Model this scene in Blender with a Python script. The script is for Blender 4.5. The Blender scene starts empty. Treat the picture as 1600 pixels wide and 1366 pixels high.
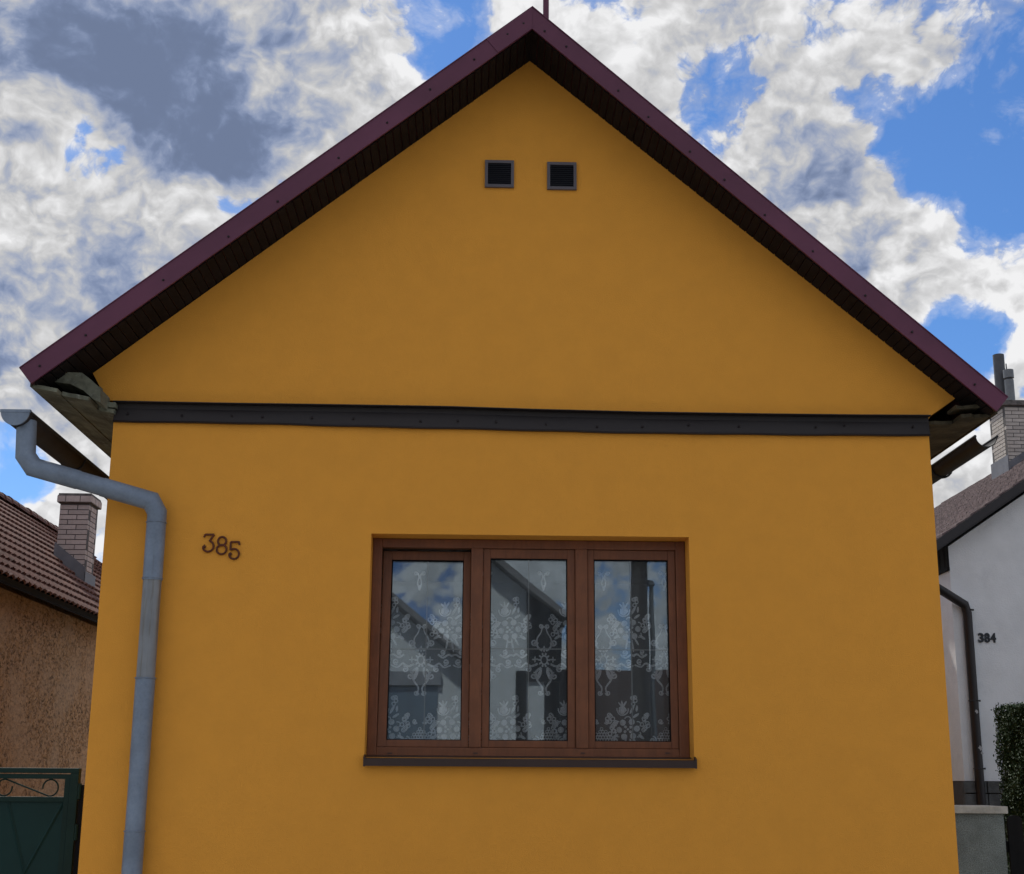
import bpy, bmesh, math, random
from mathutils import Vector, Matrix
random.seed(7)
R = math.radians
S = bpy.context.scene
COL = S.collection

# ------------------------------------------------------------------ camera
# photo is 1600 x 1366; camera solved from the facade (verticals, window rectangle, eaves)
FPX, TILT, YAW, ROLL, DIST, EYE = 2150.0, R(14), R(1.5), R(0.4), 9.0, 1.6
fw = Vector((math.sin(YAW)*math.cos(TILT), math.cos(YAW)*math.cos(TILT), math.sin(TILT)))
rt = Vector((math.cos(YAW), -math.sin(YAW), 0)); upv = rt.cross(fw)
cr = rt*math.cos(ROLL) + upv*math.sin(ROLL); cu = upv*math.cos(ROLL) - rt*math.sin(ROLL)
CP = Vector((0, -DIST, EYE))
cam = bpy.data.cameras.new('camera'); cam_o = bpy.data.objects.new('camera', cam); COL.objects.link(cam_o)
cam.sensor_fit = 'HORIZONTAL'; cam.sensor_width = 36; cam.lens = 36*FPX/1600
cam.clip_start = 0.05; cam.clip_end = 2000
m3 = Matrix((cr, cu, -fw)).transposed()
cam_o.matrix_world = Matrix.Translation(CP) @ m3.to_4x4()
S.camera = cam_o

def ray(px, py):
    return fw + cr*((px-800)/FPX) - cu*((py-683)/FPX)
def at(px, py, Y):
    """point of the place seen at photo pixel px,py whose depth is the plane y=Y"""
    d = ray(px, py); return CP + d*((Y-CP.y)/d.y)

# ------------------------------------------------------------------ light
SUN_EL, SUN_AZ = R(52), R(-22)          # behind the house, a little to the left, veiled by the dark cloud
sun = bpy.data.lights.new('sun', 'SUN'); sun.energy = 3.0; sun.angle = R(4); sun.color = (1, .95, .86)
sun_o = bpy.data.objects.new('sun', sun); COL.objects.link(sun_o)
sdir = Vector((math.sin(SUN_AZ)*math.cos(SUN_EL), math.cos(SUN_AZ)*math.cos(SUN_EL), math.sin(SUN_EL)))
sun_o.rotation_euler = sdir.to_track_quat('Z', 'Y').to_euler()
S.view_settings.view_transform = 'Standard'; S.view_settings.look = 'None'
S.view_settings.exposure = 0.38; S.view_settings.gamma = 1.0
S.view_settings.use_curve_mapping = False
S.render.engine = 'CYCLES'
S.cycles.max_bounces = 6; S.cycles.diffuse_bounces = 3; S.cycles.glossy_bounces = 3; S.cycles.transparent_max_bounces = 16

class NT:
    """small node helper"""
    def __init__(s, tree): s.t = tree; s.n = tree.nodes; s.l = tree.links; s.n.clear()
    def node(s, k, ins=None, **kw):
        n = s.n.new(k)
        for a, b in kw.items(): setattr(n, a, b)
        for a, b in (ins or {}).items(): s.put(n.inputs[a], b)
        return n
    def put(s, sock, v):
        if isinstance(v, bpy.types.NodeSocket): s.l.new(v, sock)
        elif v is not None: sock.default_value = v
    def m(s, op, a, b=None, c=None, clamp=False):
        n = s.n.new('ShaderNodeMath'); n.operation = op; n.use_clamp = clamp
        for i, v in enumerate((a, b, c)):
            if v is not None: s.put(n.inputs[i], v)
        return n.outputs[0]
    def v(s, op, a, b=None, sc=None):
        n = s.n.new('ShaderNodeVectorMath'); n.operation = op
        s.put(n.inputs[0], a)
        if b is not None: s.put(n.inputs[1], b)
        if sc is not None: s.put(n.inputs[3], sc)
        return n.outputs['Value'] if op in ('DOT_PRODUCT', 'LENGTH') else n.outputs[0]
    def ss(s, x, a, b, lo=0.0, hi=1.0):
        n = s.n.new('ShaderNodeMapRange'); n.interpolation_type = 'SMOOTHSTEP'
        for i, q in enumerate((x, a, b, lo, hi)): s.put(n.inputs[i], q)
        return n.outputs[0]
    def mix(s, f, a, b, bt='MIX'):
        n = s.n.new('ShaderNodeMix'); n.data_type = 'RGBA'; n.blend_type = bt
        s.put(n.inputs[0], f); s.put(n.inputs[6], c4(a)); s.put(n.inputs[7], c4(b))
        return n.outputs[2]
    def noise(s, vec, scale, detail=4, rough=.55, dist=0, lac=2.0, color=False):
        n = s.node('ShaderNodeTexNoise', {'Vector': vec, 'Scale': scale, 'Detail': detail, 'Roughness': rough, 'Distortion': dist, 'Lacunarity': lac})
        return n.outputs['Color' if color else 'Fac']
def c4(c):
    return (c[0], c[1], c[2], 1) if isinstance(c, (tuple, list)) and len(c) == 3 else c

# ------------------------------------------------------------------ sky with broken cloud
W = bpy.data.worlds.new('World'); S.world = W; W.use_nodes = True
t = NT(W.node_tree)
sky = t.node('ShaderNodeTexSky', sky_type='NISHITA', sun_disc=False, sun_elevation=SUN_EL, sun_rotation=SUN_AZ, altitude=300, air_density=1.0, dust_density=.3, ozone_density=2.0)
gen = t.node('ShaderNodeTexCoord').outputs['Generated']
dirn = t.v('NORMALIZE', gen)
low = t.ss(t.node('ShaderNodeSeparateXYZ', {0: dirn}).outputs[2], .30, .0)
skyc = t.v('MULTIPLY', sky.outputs[0], t.mix(low, (.042, .065, .093), (.057, .070, .092)))
wob = t.v('SUBTRACT', t.noise(dirn, 11, 4, .55, color=True), (.5, .5, .5))
p0 = t.v('ADD', t.v('MULTIPLY', dirn, (1, 1, 1.2)), t.v('SCALE', wob, sc=.05))
dw = t.v('NORMALIZE', t.v('ADD', dirn, t.v('SCALE', wob, sc=.085)))        # ragged edges for banks and gaps
def fbm(p, scale, det, rough=.62):
    return t.noise(p, scale, det, rough, lac=2.1)
def billow(p, octs, scale=13.0):                        # rounded cauliflower lobes
    acc = 0.0; amp = .62
    for i in range(octs):
        n = t.node('ShaderNodeTexNoise', {'Vector': t.v('ADD', p, (i*3.7, i*1.9, i*5.3)), 'Scale': scale*2.05**i, 'Detail': 0.0}, normalize=False).outputs['Fac']
        acc = t.m('MULTIPLY_ADD', t.m('ABSOLUTE', n), amp, acc); amp *= .58
    return acc
big = t.noise(p0, 4.5, 0.0, .5)
soft = fbm(p0, 8.0, 8)
fine = billow(p0, 6)
fine2 = billow(t.v('ADD', p0, tuple(x*.012 for x in (sdir + Vector((-.3, 0, .5))).normalized())), 4)
dens = t.m('ADD', t.m('MULTIPLY', big, .55), t.m('ADD', t.m('MULTIPLY_ADD', soft, 1.40, -.35), t.m('MULTIPLY', fine, .55)))
# cloud banks and blue gaps in view (photo pixel, angular radius in degrees, amount)
BIAS = [(1400,195,2.3,-.26),(1500,235,2.7,-.24),(1590,110,2.2,-.20),(1350,330,2.0,.22),(1500,400,2.6,.2),(1125,150,2.0,-.34),(1570,330,2.2,-.18),(1500,545,1.8,-.25),
        (655,15,2.2,-.30),(690,70,1.0,-.22),(75,192,1.2,-.30),(140,235,1.1,-.30),(372,305,.9,-.25),(10,745,1.7,-.30),(110,690,1.8,.12),(60,810,1.4,.2),(60,600,3,.2),
        (1555,150,1.3,.20),(1437,214,.8,.14),(230,110,6,.16),(420,180,4,.12),(1000,60,5,.14),(1300,30,4.2,.22),(1230,230,2.4,.2),
        (1280,380,4.2,.16),(1450,430,2.4,.2),(1590,440,1.6,.22),(200,400,7,.2),(560,120,4,.14),(60,90,3,.1)]
for px, py, rad, amt in BIAS:
    d = ray(px, py).normalized()
    dens = t.m('ADD', dens, t.ss(t.v('DOT_PRODUCT', dw, tuple(d)), math.cos(R(rad*1.5)), 1.0, 0.0, amt))
cover = t.ss(dens, .67, .83)
wisp = t.ss(dens, .56, .76, 0, .30)
cover = t.m('MAXIMUM', cover, wisp)
dark = 0.0
for px, py, rad, amt in [(230,60,4.6,.40),(275,180,3.6,.34),(370,250,2.6,.18),(120,-20,4.5,.14),(40,50,4.5,.10),(490,135,1.4,.3),(430,270,2.4,.3),(1320,10,6,.36),(1020,60,4,.2),(1250,200,3,.12),(60,450,4.5,.2),(200,500,3,.12),(1330,330,2.6,.12)]:
    d = ray(px, py).normalized()
    dark = t.m('ADD', dark, t.ss(t.v('DOT_PRODUCT', dw, tuple(d)), math.cos(R(rad*1.5)), 1.0, 0.0, amt))
dark = t.m('MULTIPLY', dark, t.ss(soft, .25, .75, .6, 1.3))
calm = t.m('SUBTRACT', 1.0, t.m('MULTIPLY', t.m('MINIMUM', dark, 1.0), .62))      # thick shaded base: little relief
thick = t.ss(dens, .80, 1.15)
df = t.m('SUBTRACT', fine, fine2)
df = t.m('ADD', t.m('MULTIPLY', t.m('MAXIMUM', df, 0.0), 1.0), t.m('MULTIPLY', t.m('MINIMUM', df, 0.0), .75))
relief = t.m('MULTIPLY', t.m('ADD', df, t.m('MULTIPLY', t.m('SUBTRACT', soft, .5), -.30)), calm)
lum = t.m('SUBTRACT', t.m('SUBTRACT', .59, t.m('MULTIPLY', thick, .15)), t.m('MULTIPLY', dark, .36))
lum = t.m('ADD', lum, relief)
sm = t.node('ShaderNodeMath', {0: lum, 1: .16, 2: .10}, operation='SMOOTH_MAX').outputs[0]
lum = t.m('MINIMUM', sm, .68)
sh = t.ss(lum, .46, .16)
tint = t.mix(sh, (1.0, 1.0, 1.01), (.76, .98, 1.55))
cloud = t.mix(1.0, tint, t.node('ShaderNodeCombineXYZ', {0: lum, 1: lum, 2: lum}).outputs[0], 'MULTIPLY')
final = t.mix(cover, skyc, cloud)
bg = t.node('ShaderNodeBackground', {'Color': final, 'Strength': 1.0})
t.l.new(bg.outputs[0], t.node('ShaderNodeOutputWorld').inputs[0])
W.cycles.sampling_method = 'MANUAL'; W.cycles.sample_map_resolution = 512

# ------------------------------------------------------------------ materials
MATS = {}
def mat(name, col, rough=.7, metal=0.0, var=.12, vscale=3.0, bump=0.0, bscale=60.0, spec=.4, extra=None, streak=False):
    if name in MATS: return MATS[name]
    M = bpy.data.materials.new(name); M.use_nodes = True; MATS[name] = M
    t = NT(M.node_tree)
    co = t.node('ShaderNodeTexCoord').outputs['Object']
    n1 = t.noise(co, vscale, 5, .6)
    if streak:
        co2 = t.v('MULTIPLY', co, (14, 14, .8)); n1 = t.m('ADD', t.m('MULTIPLY', n1, .5), t.m('MULTIPLY', t.noise(co2, 1.0, 5, .6), .5))
    f = t.ss(n1, .3, .7)
    c = t.mix(f, tuple(x*(1-var) for x in col), tuple(min(1, x*(1+var)) for x in col))
    if extra: c = extra(t, co, c)
    b = t.node('ShaderNodeBsdfPrincipled', {'Base Color': c, 'Roughness': t.m('ADD', t.m('MULTIPLY', n1, .16), rough-.08, clamp=True), 'Metallic': metal})
    b.inputs['Specular IOR Level'].default_value = spec
    if bump:
        bn = t.node('ShaderNodeBump', {'Height': t.noise(co, bscale, 4, .6), 'Strength': bump, 'Distance': .01})
        t.l.new(bn.outputs[0], b.inputs['Normal'])
    t.l.new(b.outputs[0], t.node('ShaderNodeOutputMaterial').inputs[0])
    return M

def wall_extra(t, co, c):
    a = t.ss(t.noise(t.v('MULTIPLY', co, (1.3, 1, .9)), 1.1, 4, .55), .35, .72)
    c = t.mix(t.m('MULTIPLY', a, .12), c, (.735, .312, .043))
    s = t.ss(t.noise(t.v('MULTIPLY', co, (22, 22, .9)), 1.0, 4, .6), .58, .82)
    return t.mix(t.m('MULTIPLY', s, .08), c, (.55, .26, .05))
M_wall = mat('ochre_render', (.790, .348, .050), .9, var=.025, vscale=5, bump=.4, bscale=140, spec=.2, extra=wall_extra)
M_in = mat('inner_plaster', (.2, .2, .2), .9, bump=.05)
M_maroon = mat('maroon_sheet', (.120, .036, .068), .5, var=.16, vscale=1.4, bump=.16, bscale=4, spec=.28)
M_soffit = mat('dark_soffit', (.013, .010, .010), .75, var=.3, vscale=9, bump=.1, bscale=50, spec=.12)
M_band = mat('brown_flashing', (.017, .012, .012), .5, var=.15, vscale=2, bump=.06, bscale=6)
M_screw = mat('dark_screw', (.015, .009, .01), .5, spec=.3)
M_black = mat('black_gap', (.008, .008, .009), .8, spec=.1)
def zinc_extra(t, co, c):
    v = t.node('ShaderNodeTexVoronoi', {'Vector': co, 'Scale': 55.0})
    c = t.mix(.14, c, t.mix(v.outputs['Distance'], (.16, .19, .22), (.40, .43, .46)))
    w = t.ss(t.noise(co, 40, 6, .7), .63, .75)
    c = t.mix(t.m('MULTIPLY', w, .25), c, (.40, .43, .46))
    w2 = t.ss(t.noise(t.v('MULTIPLY', co, (20, 20, 1.1)), 1, 5, .6), .58, .8)
    return t.mix(t.m('MULTIPLY', w2, .35), c, (.12, .125, .12))
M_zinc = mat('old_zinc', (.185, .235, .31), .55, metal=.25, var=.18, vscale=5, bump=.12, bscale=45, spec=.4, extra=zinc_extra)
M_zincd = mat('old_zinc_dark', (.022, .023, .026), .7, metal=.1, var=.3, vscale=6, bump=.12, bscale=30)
def board_extra(t, co, c):
    s = t.ss(t.noise(t.v('MULTIPLY', co, (30, 1.2, 30)), 1, 6, .65), .45, .75)
    c = t.mix(t.m('MULTIPLY', s, .6), c, (.06, .058, .045))
    s2 = t.ss(t.noise(co, 11, 5, .7), .56, .7)
    return t.mix(t.m('MULTIPLY', s2, .55), c, (.33, .34, .30))
M_board = mat('weathered_board', (.165, .168, .125), .9, var=.3, vscale=6, bump=.5, bscale=35, spec=.15, extra=board_extra)
M_boardd = mat('dark_board', (.065, .055, .035), .9, var=.4, vscale=6, bump=.5, bscale=35, spec=.15)
M_roofsheet = mat('roof_sheet', (.10, .035, .042), .5, var=.15)
def wood_extra(t, co, c):
    g = t.noise(t.v('MULTIPLY', co, (40, 40, 7)), 1.0, 5, .6, dist=.6)
    return t.mix(t.m('MULTIPLY', t.ss(g, .4, .68), .5), c, (.115, .040, .017))
M_frame = mat('walnut_foil', (.185, .066, .027), .5, var=.12, vscale=7, bump=.06, bscale=90, spec=.35, extra=wood_extra)
M_sill = mat('sill_metal', (.036, .019, .015), .45, var=.1)
M_digit = mat('rusty_digit', (.105, .024, .007), .55, var=.3, vscale=30)
M_vent = mat('vent_plastic', (.10, .088, .098), .5, var=.08)
M_slat = mat('vent_slat', (.011, .012, .017), .5, var=.1)
M_bar = mat('glazing_bar', (.30, .30, .29), .5, var=.05)

def glass_mat():
    M = bpy.data.materials.new('window_glass'); M.use_nodes = True; t = NT(M.node_tree)
    co = t.node('ShaderNodeTexCoord').outputs['Object']
    bn = t.node('ShaderNodeBump', {'Height': t.noise(co, 1.6, 1, .4), 'Strength': .04, 'Distance': .02})
    fr = t.node('ShaderNodeFresnel', {'IOR': 1.52, 'Normal': bn.outputs[0]})
    g = t.node('ShaderNodeBsdfGlossy', {'Color': (.76, .90, 1, 1), 'Roughness': 0.0, 'Normal': bn.outputs[0]})
    tr = t.node('ShaderNodeBsdfTransparent', {'Color': (.98, .99, .99, 1)})
    mx = t.node('ShaderNodeMixShader', {0: t.m('MULTIPLY', fr.outputs[0], 2.3, clamp=True), 1: tr.outputs[0], 2: g.outputs[0]})
    t.l.new(mx.outputs[0], t.node('ShaderNodeOutputMaterial').inputs[0]); return M
M_glass = glass_mat()
def cloth_mat(name, op, col):
    M = bpy.data.materials.new(name); M.use_nodes = True; t = NT(M.node_tree)
    co = t.node('ShaderNodeTexCoord').outputs['Object']
    w = t.noise(t.v('MULTIPLY', co, (1, 1, 1)), 90, 3, .6)
    d = t.node('ShaderNodeBsdfDiffuse', {'Color': c4(col)}); tl = t.node('ShaderNodeBsdfTranslucent', {'Color': c4(col)})
    a = t.node('ShaderNodeMixShader', {0: .12, 1: d.outputs[0], 2: tl.outputs[0]})
    tr = t.node('ShaderNodeBsdfTransparent')
    mx = t.node('ShaderNodeMixShader', {0: t.m('MULTIPLY', t.ss(w, .2, .8, .75, 1.25), op, clamp=True), 1: tr.outputs[0], 2: a.outputs[0]})
    t.l.new(mx.outputs[0], t.node('ShaderNodeOutputMaterial').inputs[0]); return M
M_sheer = cloth_mat('sheer_net', .19, (.8, .83, .86))
M_lace = cloth_mat('lace_thread', 1.0, (.94, .95, .96))

# ------------------------------------------------------------------ mesh helpers
class MB:
    def __init__(s): s.v = []; s.f = []
    def quad(s, *p):
        i = len(s.v); s.v += [tuple(q) for q in p]; s.f.append(tuple(range(i, i+len(p)))); return s
    def hexa(s, p):      # 8 corners: bottom ring 0-3 ccw, top ring 4-7
        i = len(s.v); s.v += [tuple(q) for q in p]
        s.f += [tuple(i+k for k in q) for q in ((3,2,1,0),(4,5,6,7),(0,1,5,4),(1,2,6,5),(2,3,7,6),(3,0,4,7))]; return s
    def box(s, x0, x1, y0, y1, z0, z1):
        return s.hexa([(x0,y0,z0),(x1,y0,z0),(x1,y1,z0),(x0,y1,z0),(x0,y0,z1),(x1,y0,z1),(x1,y1,z1),(x0,y1,z1)])
    def prism(s, poly, a, b, fn):   # poly 2D list; fn(u,v,w) -> point; caps at w=a,b
        n = len(poly); i = len(s.v)
        s.v += [tuple(fn(u, v, a)) for u, v in poly] + [tuple(fn(u, v, b)) for u, v in poly]
        s.f.append(tuple(i+k for k in range(n))[::-1]); s.f.append(tuple(i+n+k for k in range(n)))
        for k in range(n): s.f.append((i+k, i+(k+1) % n, i+n+(k+1) % n, i+n+k))
        return s
    def tube(s, pts, r, n=12, caps=True, closed=False, sq=None):
        pts = [Vector(p) for p in pts]; N = len(pts); i = len(s.v)
        ref = Vector((0, 1, 0)) if abs((pts[1]-pts[0]).normalized().y) < .9 else Vector((1, 0, 0))
        for k, p in enumerate(pts):
            if closed: a = (p-pts[k-1]).normalized(); b = (pts[(k+1) % N]-p).normalized()
            else:
                a = (p-pts[max(k-1, 0)]).normalized() if k else (pts[1]-p).normalized()
                b = (pts[min(k+1, N-1)]-p).normalized() if k < N-1 else a
            tg = (a+b).normalized(); sc = 1/max(.4, tg.dot(b))
            e1 = (ref-tg*ref.dot(tg)).normalized(); e2 = tg.cross(e1)
            bis = (b-a); bis = bis.normalized() if bis.length > 1e-4 else None
            rr = r[k] if isinstance(r, (list, tuple)) else r
            for q in range(n):
                th = 2*math.pi*q/n
                o = e1*math.cos(th)*(sq or 1) + e2*math.sin(th)
                if bis is not None: o = o + bis*(o.dot(bis)*(sc-1))
                s.v.append(tuple(p+o*rr))
        L = N if closed else N-1
        for k in range(L):
            for q in range(n):
                a0 = i+k*n; b0 = i+((k+1) % N)*n
                s.f.append((a0+q, a0+(q+1) % n, b0+(q+1) % n, b0+q))
        if caps and not closed:
            s.f.append(tuple(i+q for q in range(n))[::-1]); s.f.append(tuple(i+(N-1)*n+q for q in range(n)))
        return s
    def mesh(s, name):
        me = bpy.data.meshes.new(name); me.from_pydata(s.v, [], s.f); me.update(); return me
    def build(s, name, m, parent=None, smooth=False, bevel=0.0, fix=True):
        me = s.mesh(name)
        if fix or bevel:
            bm = bmesh.new(); bm.from_mesh(me)
            if bevel:
                bmesh.ops.remove_doubles(bm, verts=bm.verts, dist=1e-5)
                es = [e for e in bm.edges if len(e.link_faces) == 2 and e.calc_face_angle(0) > .5]
                bmesh.ops.bevel(bm, geom=es, offset=bevel, segments=2, affect='EDGES', profile=.7)
            bmesh.ops.recalc_face_normals(bm, faces=bm.faces); bm.to_mesh(me); bm.free()
        return link(name, me, m, parent, smooth)
def link(name, me, m, parent=None, smooth=False):
    if m is not None and not me.materials: me.materials.append(m)
    if smooth:
        for p in me.polygons: p.use_smooth = True
        if hasattr(me, 'set_sharp_from_angle'): me.set_sharp_from_angle(angle=R(38))
    o = bpy.data.objects.new(name, me); COL.objects.link(o)
    if parent: o.parent = parent
    return o
def thing(name, label, cat, loc=(0, 0, 0), group=None):
    o = bpy.data.objects.new(name, None); COL.objects.link(o); o.location = loc
    o['label'] = label; o['category'] = cat
    if group: o['group'] = group
    return o
def tag(o, label, cat, group=None):
    o['label'] = label; o['category'] = cat
    if group: o['group'] = group
    return o
def put(o, loc=None, rot=None, sc=None):
    if loc is not None: o.location = loc
    if rot is not None: o.rotation_euler = rot
    if sc is not None: o.scale = sc
    return o
def ident(u, v, w): return (u, v, w)
def xz(u, v, w): return (u, w, v)          # polygon in x,z extruded along y

# ------------------------------------------------------------------ ground
M_ground = mat('village_soil', (.13, .12, .09), .95, var=.3, vscale=.7, bump=.5, bscale=20)
M_asphalt = mat('asphalt', (.075, .075, .078), .9, var=.2, vscale=1.5, bump=.5, bscale=120)
M_conc = mat('concrete', (.42, .41, .39), .9, var=.12, vscale=2, bump=.3, bscale=70)
g = MB().quad((-300,-300,0),(300,-300,0),(300,300,0),(-300,300,0)).build('ground', M_ground); g['kind'] = 'structure'
g = MB().box(-120,120,-12,-4.2,-.2,.004).build('road', M_asphalt); g['kind'] = 'structure'
g = MB().box(-120,120,-4.2,-.02,-.2,.12).build('pavement', M_conc); g['kind'] = 'structure'
g = MB().box(-120,120,-14.5,-12,-.2,.12).build('pavement', M_conc); g['kind'] = 'structure'

# ------------------------------------------------------------------ ochre house
XL, XR, DEEP, TW = -2.438, 3.074, 9.2, .36
WX0, WX1, WZ0, WZ1 = -.690, 1.416, 1.735, 3.175
ZE = 4.00
AX, AZ, OV, OVR = .345, 6.648, .45, .26        # apex of the soffit; verge overhang, less at the right end
SL, SR = .812, .852                            # slopes
house = thing('gable_house', 'ochre yellow rendered gable house with maroon roof edge, numbered 385', 'house')
w = MB()
def slab(a, b, c, d):   # front-wall piece x a..b, z c..d
    w.quad((a,0,c),(b,0,c),(b,0,d),(a,0,d)); w.quad((b,TW,c),(a,TW,c),(a,TW,d),(b,TW,d))
slab(XL, WX0, 0, ZE); slab(WX1, XR, 0, ZE); slab(WX0, WX1, 0, WZ0); slab(WX0, WX1, WZ1, ZE)
GL = [(-2.452, 4.06), (-2.545, 4.064), (-2.55, 4.16), (-2.603, 4.25)]
GR = [(3.282, 4.165), (3.09, 4.03)]
gpoly = [(XL, ZE), (XR, ZE)] + [GR[1], GR[0], (AX, AZ+.008)] + GL[::-1]
for y, rev in ((0, False), (TW, True)):
    q = [(x, y, z) for x, z in gpoly]; w.quad(*(q[::-1] if rev else q))
for (x0, z0), (x1, z1) in zip(gpoly, gpoly[1:]+gpoly[:1]):
    if z0 == ZE and z1 == ZE: continue
    w.quad((x0,0,z0),(x0,TW,z0),(x1,TW,z1),(x1,0,z1))
w.quad((WX0,0,WZ0),(WX1,0,WZ0),(WX1,TW,WZ0),(WX0,TW,WZ0)); w.quad((WX0,0,WZ1),(WX0,TW,WZ1),(WX1,TW,WZ1),(WX1,0,WZ1))
w.quad((WX0,0,WZ0),(WX0,TW,WZ0),(WX0,TW,WZ1),(WX0,0,WZ1)); w.quad((WX1,0,WZ0),(WX1,0,WZ1),(WX1,TW,WZ1),(WX1,TW,WZ0))
w.quad((XL,0,0),(XL,0,ZE),(XL,DEEP,ZE),(XL,DEEP,0)); w.quad((XR,0,0),(XR,DEEP,0),(XR,DEEP,ZE),(XR,0,ZE))
w.quad((XL,DEEP,0),(XL,DEEP,ZE),(XR,DEEP,ZE),(XR,DEEP,0)); w.quad((XL,DEEP,ZE),(-2.6,DEEP,4.25),(AX,DEEP,AZ),(3.28,DEEP,4.16),(XR,DEEP,ZE))
w.build('wall', M_wall, house, fix=False)
r_ = MB()    # the room behind the window
r_.box(XL+.3, XR-.3, TW+.02, 4.6, .3, 3.5)
me = r_.mesh('room'); me.polygons.foreach_get
rb = bmesh.new(); rb.from_mesh(me)
fr = [f for f in rb.faces if all(abs(v.co.y-(TW+.02)) < 1e-4 for v in f.verts)]
bmesh.ops.delete(rb, geom=fr, context='FACES_ONLY'); rb.to_mesh(me); rb.free()
link('room_lining', me, M_in, house)

# roof: two pitched slabs
def roofpt(side, x, y, off):            # point on a slope; off = height above the soffit plane
    return (x, y, AZ - (SL*(AX-x) if side < 0 else SR*(x-AX)) + off)
XEL, XER = -2.862, 3.452                # eave ends of the soffit
FT = .165                               # vertical height of verge trim
def vy(side, x):                        # front edge of the verge at x
    return -OV if side < 0 else -OV + (OV-OVR)*(x-AX)/(XER-AX)
roof = None
for side, xe in ((-1, XEL), (1, XER)):
    b = MB()
    xo = xe + side*.012
    lo, hi = .022, FT-.012
    y1 = DEEP+.3
    P = lambda x, y, o: roofpt(side, x, y, o)
    ya, yb = vy(side, AX)+.012, vy(side, xe)+.012
    b.hexa([P(AX,ya,lo),P(xo,yb,lo),P(xo,y1,lo),P(AX,y1,lo),P(AX,ya,hi),P(xo,yb,hi),P(xo,y1,hi),P(AX,y1,hi)])
    o = b.build('roof', M_roofsheet, house)
    # profiled sheet ribs
    rb = MB(); k = 0
    yy = .1
    while yy < y1:
        rb.hexa([P(AX,yy,hi),P(xo,yy,hi),P(xo,yy+.05,hi),P(AX,yy+.05,hi),P(AX,yy+.01,hi+.025),P(xo,yy+.01,hi+.025),P(xo,yy+.04,hi+.025),P(AX,yy+.04,hi+.025)]); yy += .3
    rb.build('sheet_rib', M_roofsheet, o)
    # verge trim board with returned top and folded lip
    ct = math.cos(math.atan(SL if side < 0 else SR)); sn = math.sqrt(1-ct*ct)
    n = 9; f = MB()
    xb, xt = xe, xe + side*FT*ct*sn*1.0
    ring = []
    for i in range(n+1):
        u = i/n
        x0 = AX + (xb-AX)*u; x1 = AX + (xt-AX)*u
        wv = .003*math.sin(u*17+side)*(0 < i < n)
        lo_ = Vector(P(x0, vy(side, x0), 0)); hi_ = Vector(P(x1, vy(side, x0), FT)); lo_.y += wv
        ring.append((lo_, hi_))
    for (a, c), (b2, d) in zip(ring, ring[1:]):
        back = Vector((0, .010, 0))
        f.hexa([a, b2, b2+back, a+back, c, d, d+back, c+back])
        up = Vector((0, 0, .007)); deep = Vector((0, .14, 0)); fr_ = Vector((0, -.006, 0))
        f.hexa([c+fr_, d+fr_, d+deep, c+deep, c+fr_+up, d+fr_+up, d+deep+up, c+deep+up])
        lip = Vector((0, .024, .004))
        f.hexa([a+Vector((0,.011,0)), b2+Vector((0,.011,0)), b2+lip, a+lip, a+Vector((0,.011,.005)), b2+Vector((0,.011,.005)), b2+lip+Vector((0,0,.005)), a+lip+Vector((0,0,.005))])
    fa = f.build('verge_trim', M_maroon, o)
    # screws on the trim
    pts = ([(62,572),(134,524),(255,438),(357,370),(434,315),(529,247),(605,192),(672,140),(741,93),(793,54),(818,37)] if side < 0 else
           [(851,49),(885,73),(966,142),(1013,183),(1078,237),(1132,281),(1195,336),(1270,393),(1352,462),(1425,519),(1523,601)])
    for px, py in pts:
        p = at(px, py, -OV); p = at(px, py, vy(side, p.x)) + Vector((0, -.004, 0))
        sme = bpy.data.meshes.get('screw') or MB().tube([(0,.006,0),(0,-.001,0),(0,-.004,0)], [.008,.008,.004], 8).mesh('screw')
        put(link('screw', sme, M_screw, o), p)
    # soffit planks, each laid across the overhang
    pitch = .0645
    L = math.hypot(xe-AX, (xe-AX)*(SL if side < 0 else SR)); N = int(L/pitch)
    for i in range(N):
        u0 = (i+.0)/N; u1 = (i+1-.16)/N
        xa, xb_ = AX+(xe-AX)*u0, AX+(xe-AX)*u1
        dz = random.uniform(-.001, .001)
        ys0 = vy(side, xa)+.05
        pl = MB().hexa([P(xa,ys0,dz+.004),P(xb_,ys0,dz+.004),P(xb_,.03,dz+.004),P(xa,.03,dz+.004),P(xa,ys0,dz+.016),P(xb_,ys0,dz+.016),P(xb_,.03,dz+.016),P(xa,.03,dz+.016)])
        pl.build('soffit_plank', M_soffit, o)
    if side < 0:
        c0 = Vector(roofpt(-1, AX-.235, -OV-.004, 0)); # overlap seam of two trim lengths
        f = MB(); 
        q = [(AX-.235, 0), (AX-.002, 0), (AX-.002, FT), (AX-.235-.08, FT)]
        f.prism([(x, roofpt(-1, x, 0, z)[2]) for x, z in q], -OV-.005, -OV-.0015, xz)
        f.build('trim_overlap', M_maroon, o)
        roof = o
    else:
        # ridge cap
        rc = MB()
        prof = [(-.16, -.13), (0, .012), (.16, -.135), (.16, -.145), (0, 0), (-.16, -.14)]
        rc.prism([(AX+a, AZ+FT-.004+b) for a, b in prof], -.10, DEEP+.3, xz)
        rc.build('ridge_cap', M_maroon, o)
# mast on the ridge
p = at(853, 34, .15)
MB().box(p.x-.021, p.x+.021, .13, .172, p.z-.35, p.z+1.9).build('roof_mast', M_maroon, house, bevel=.003)

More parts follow.
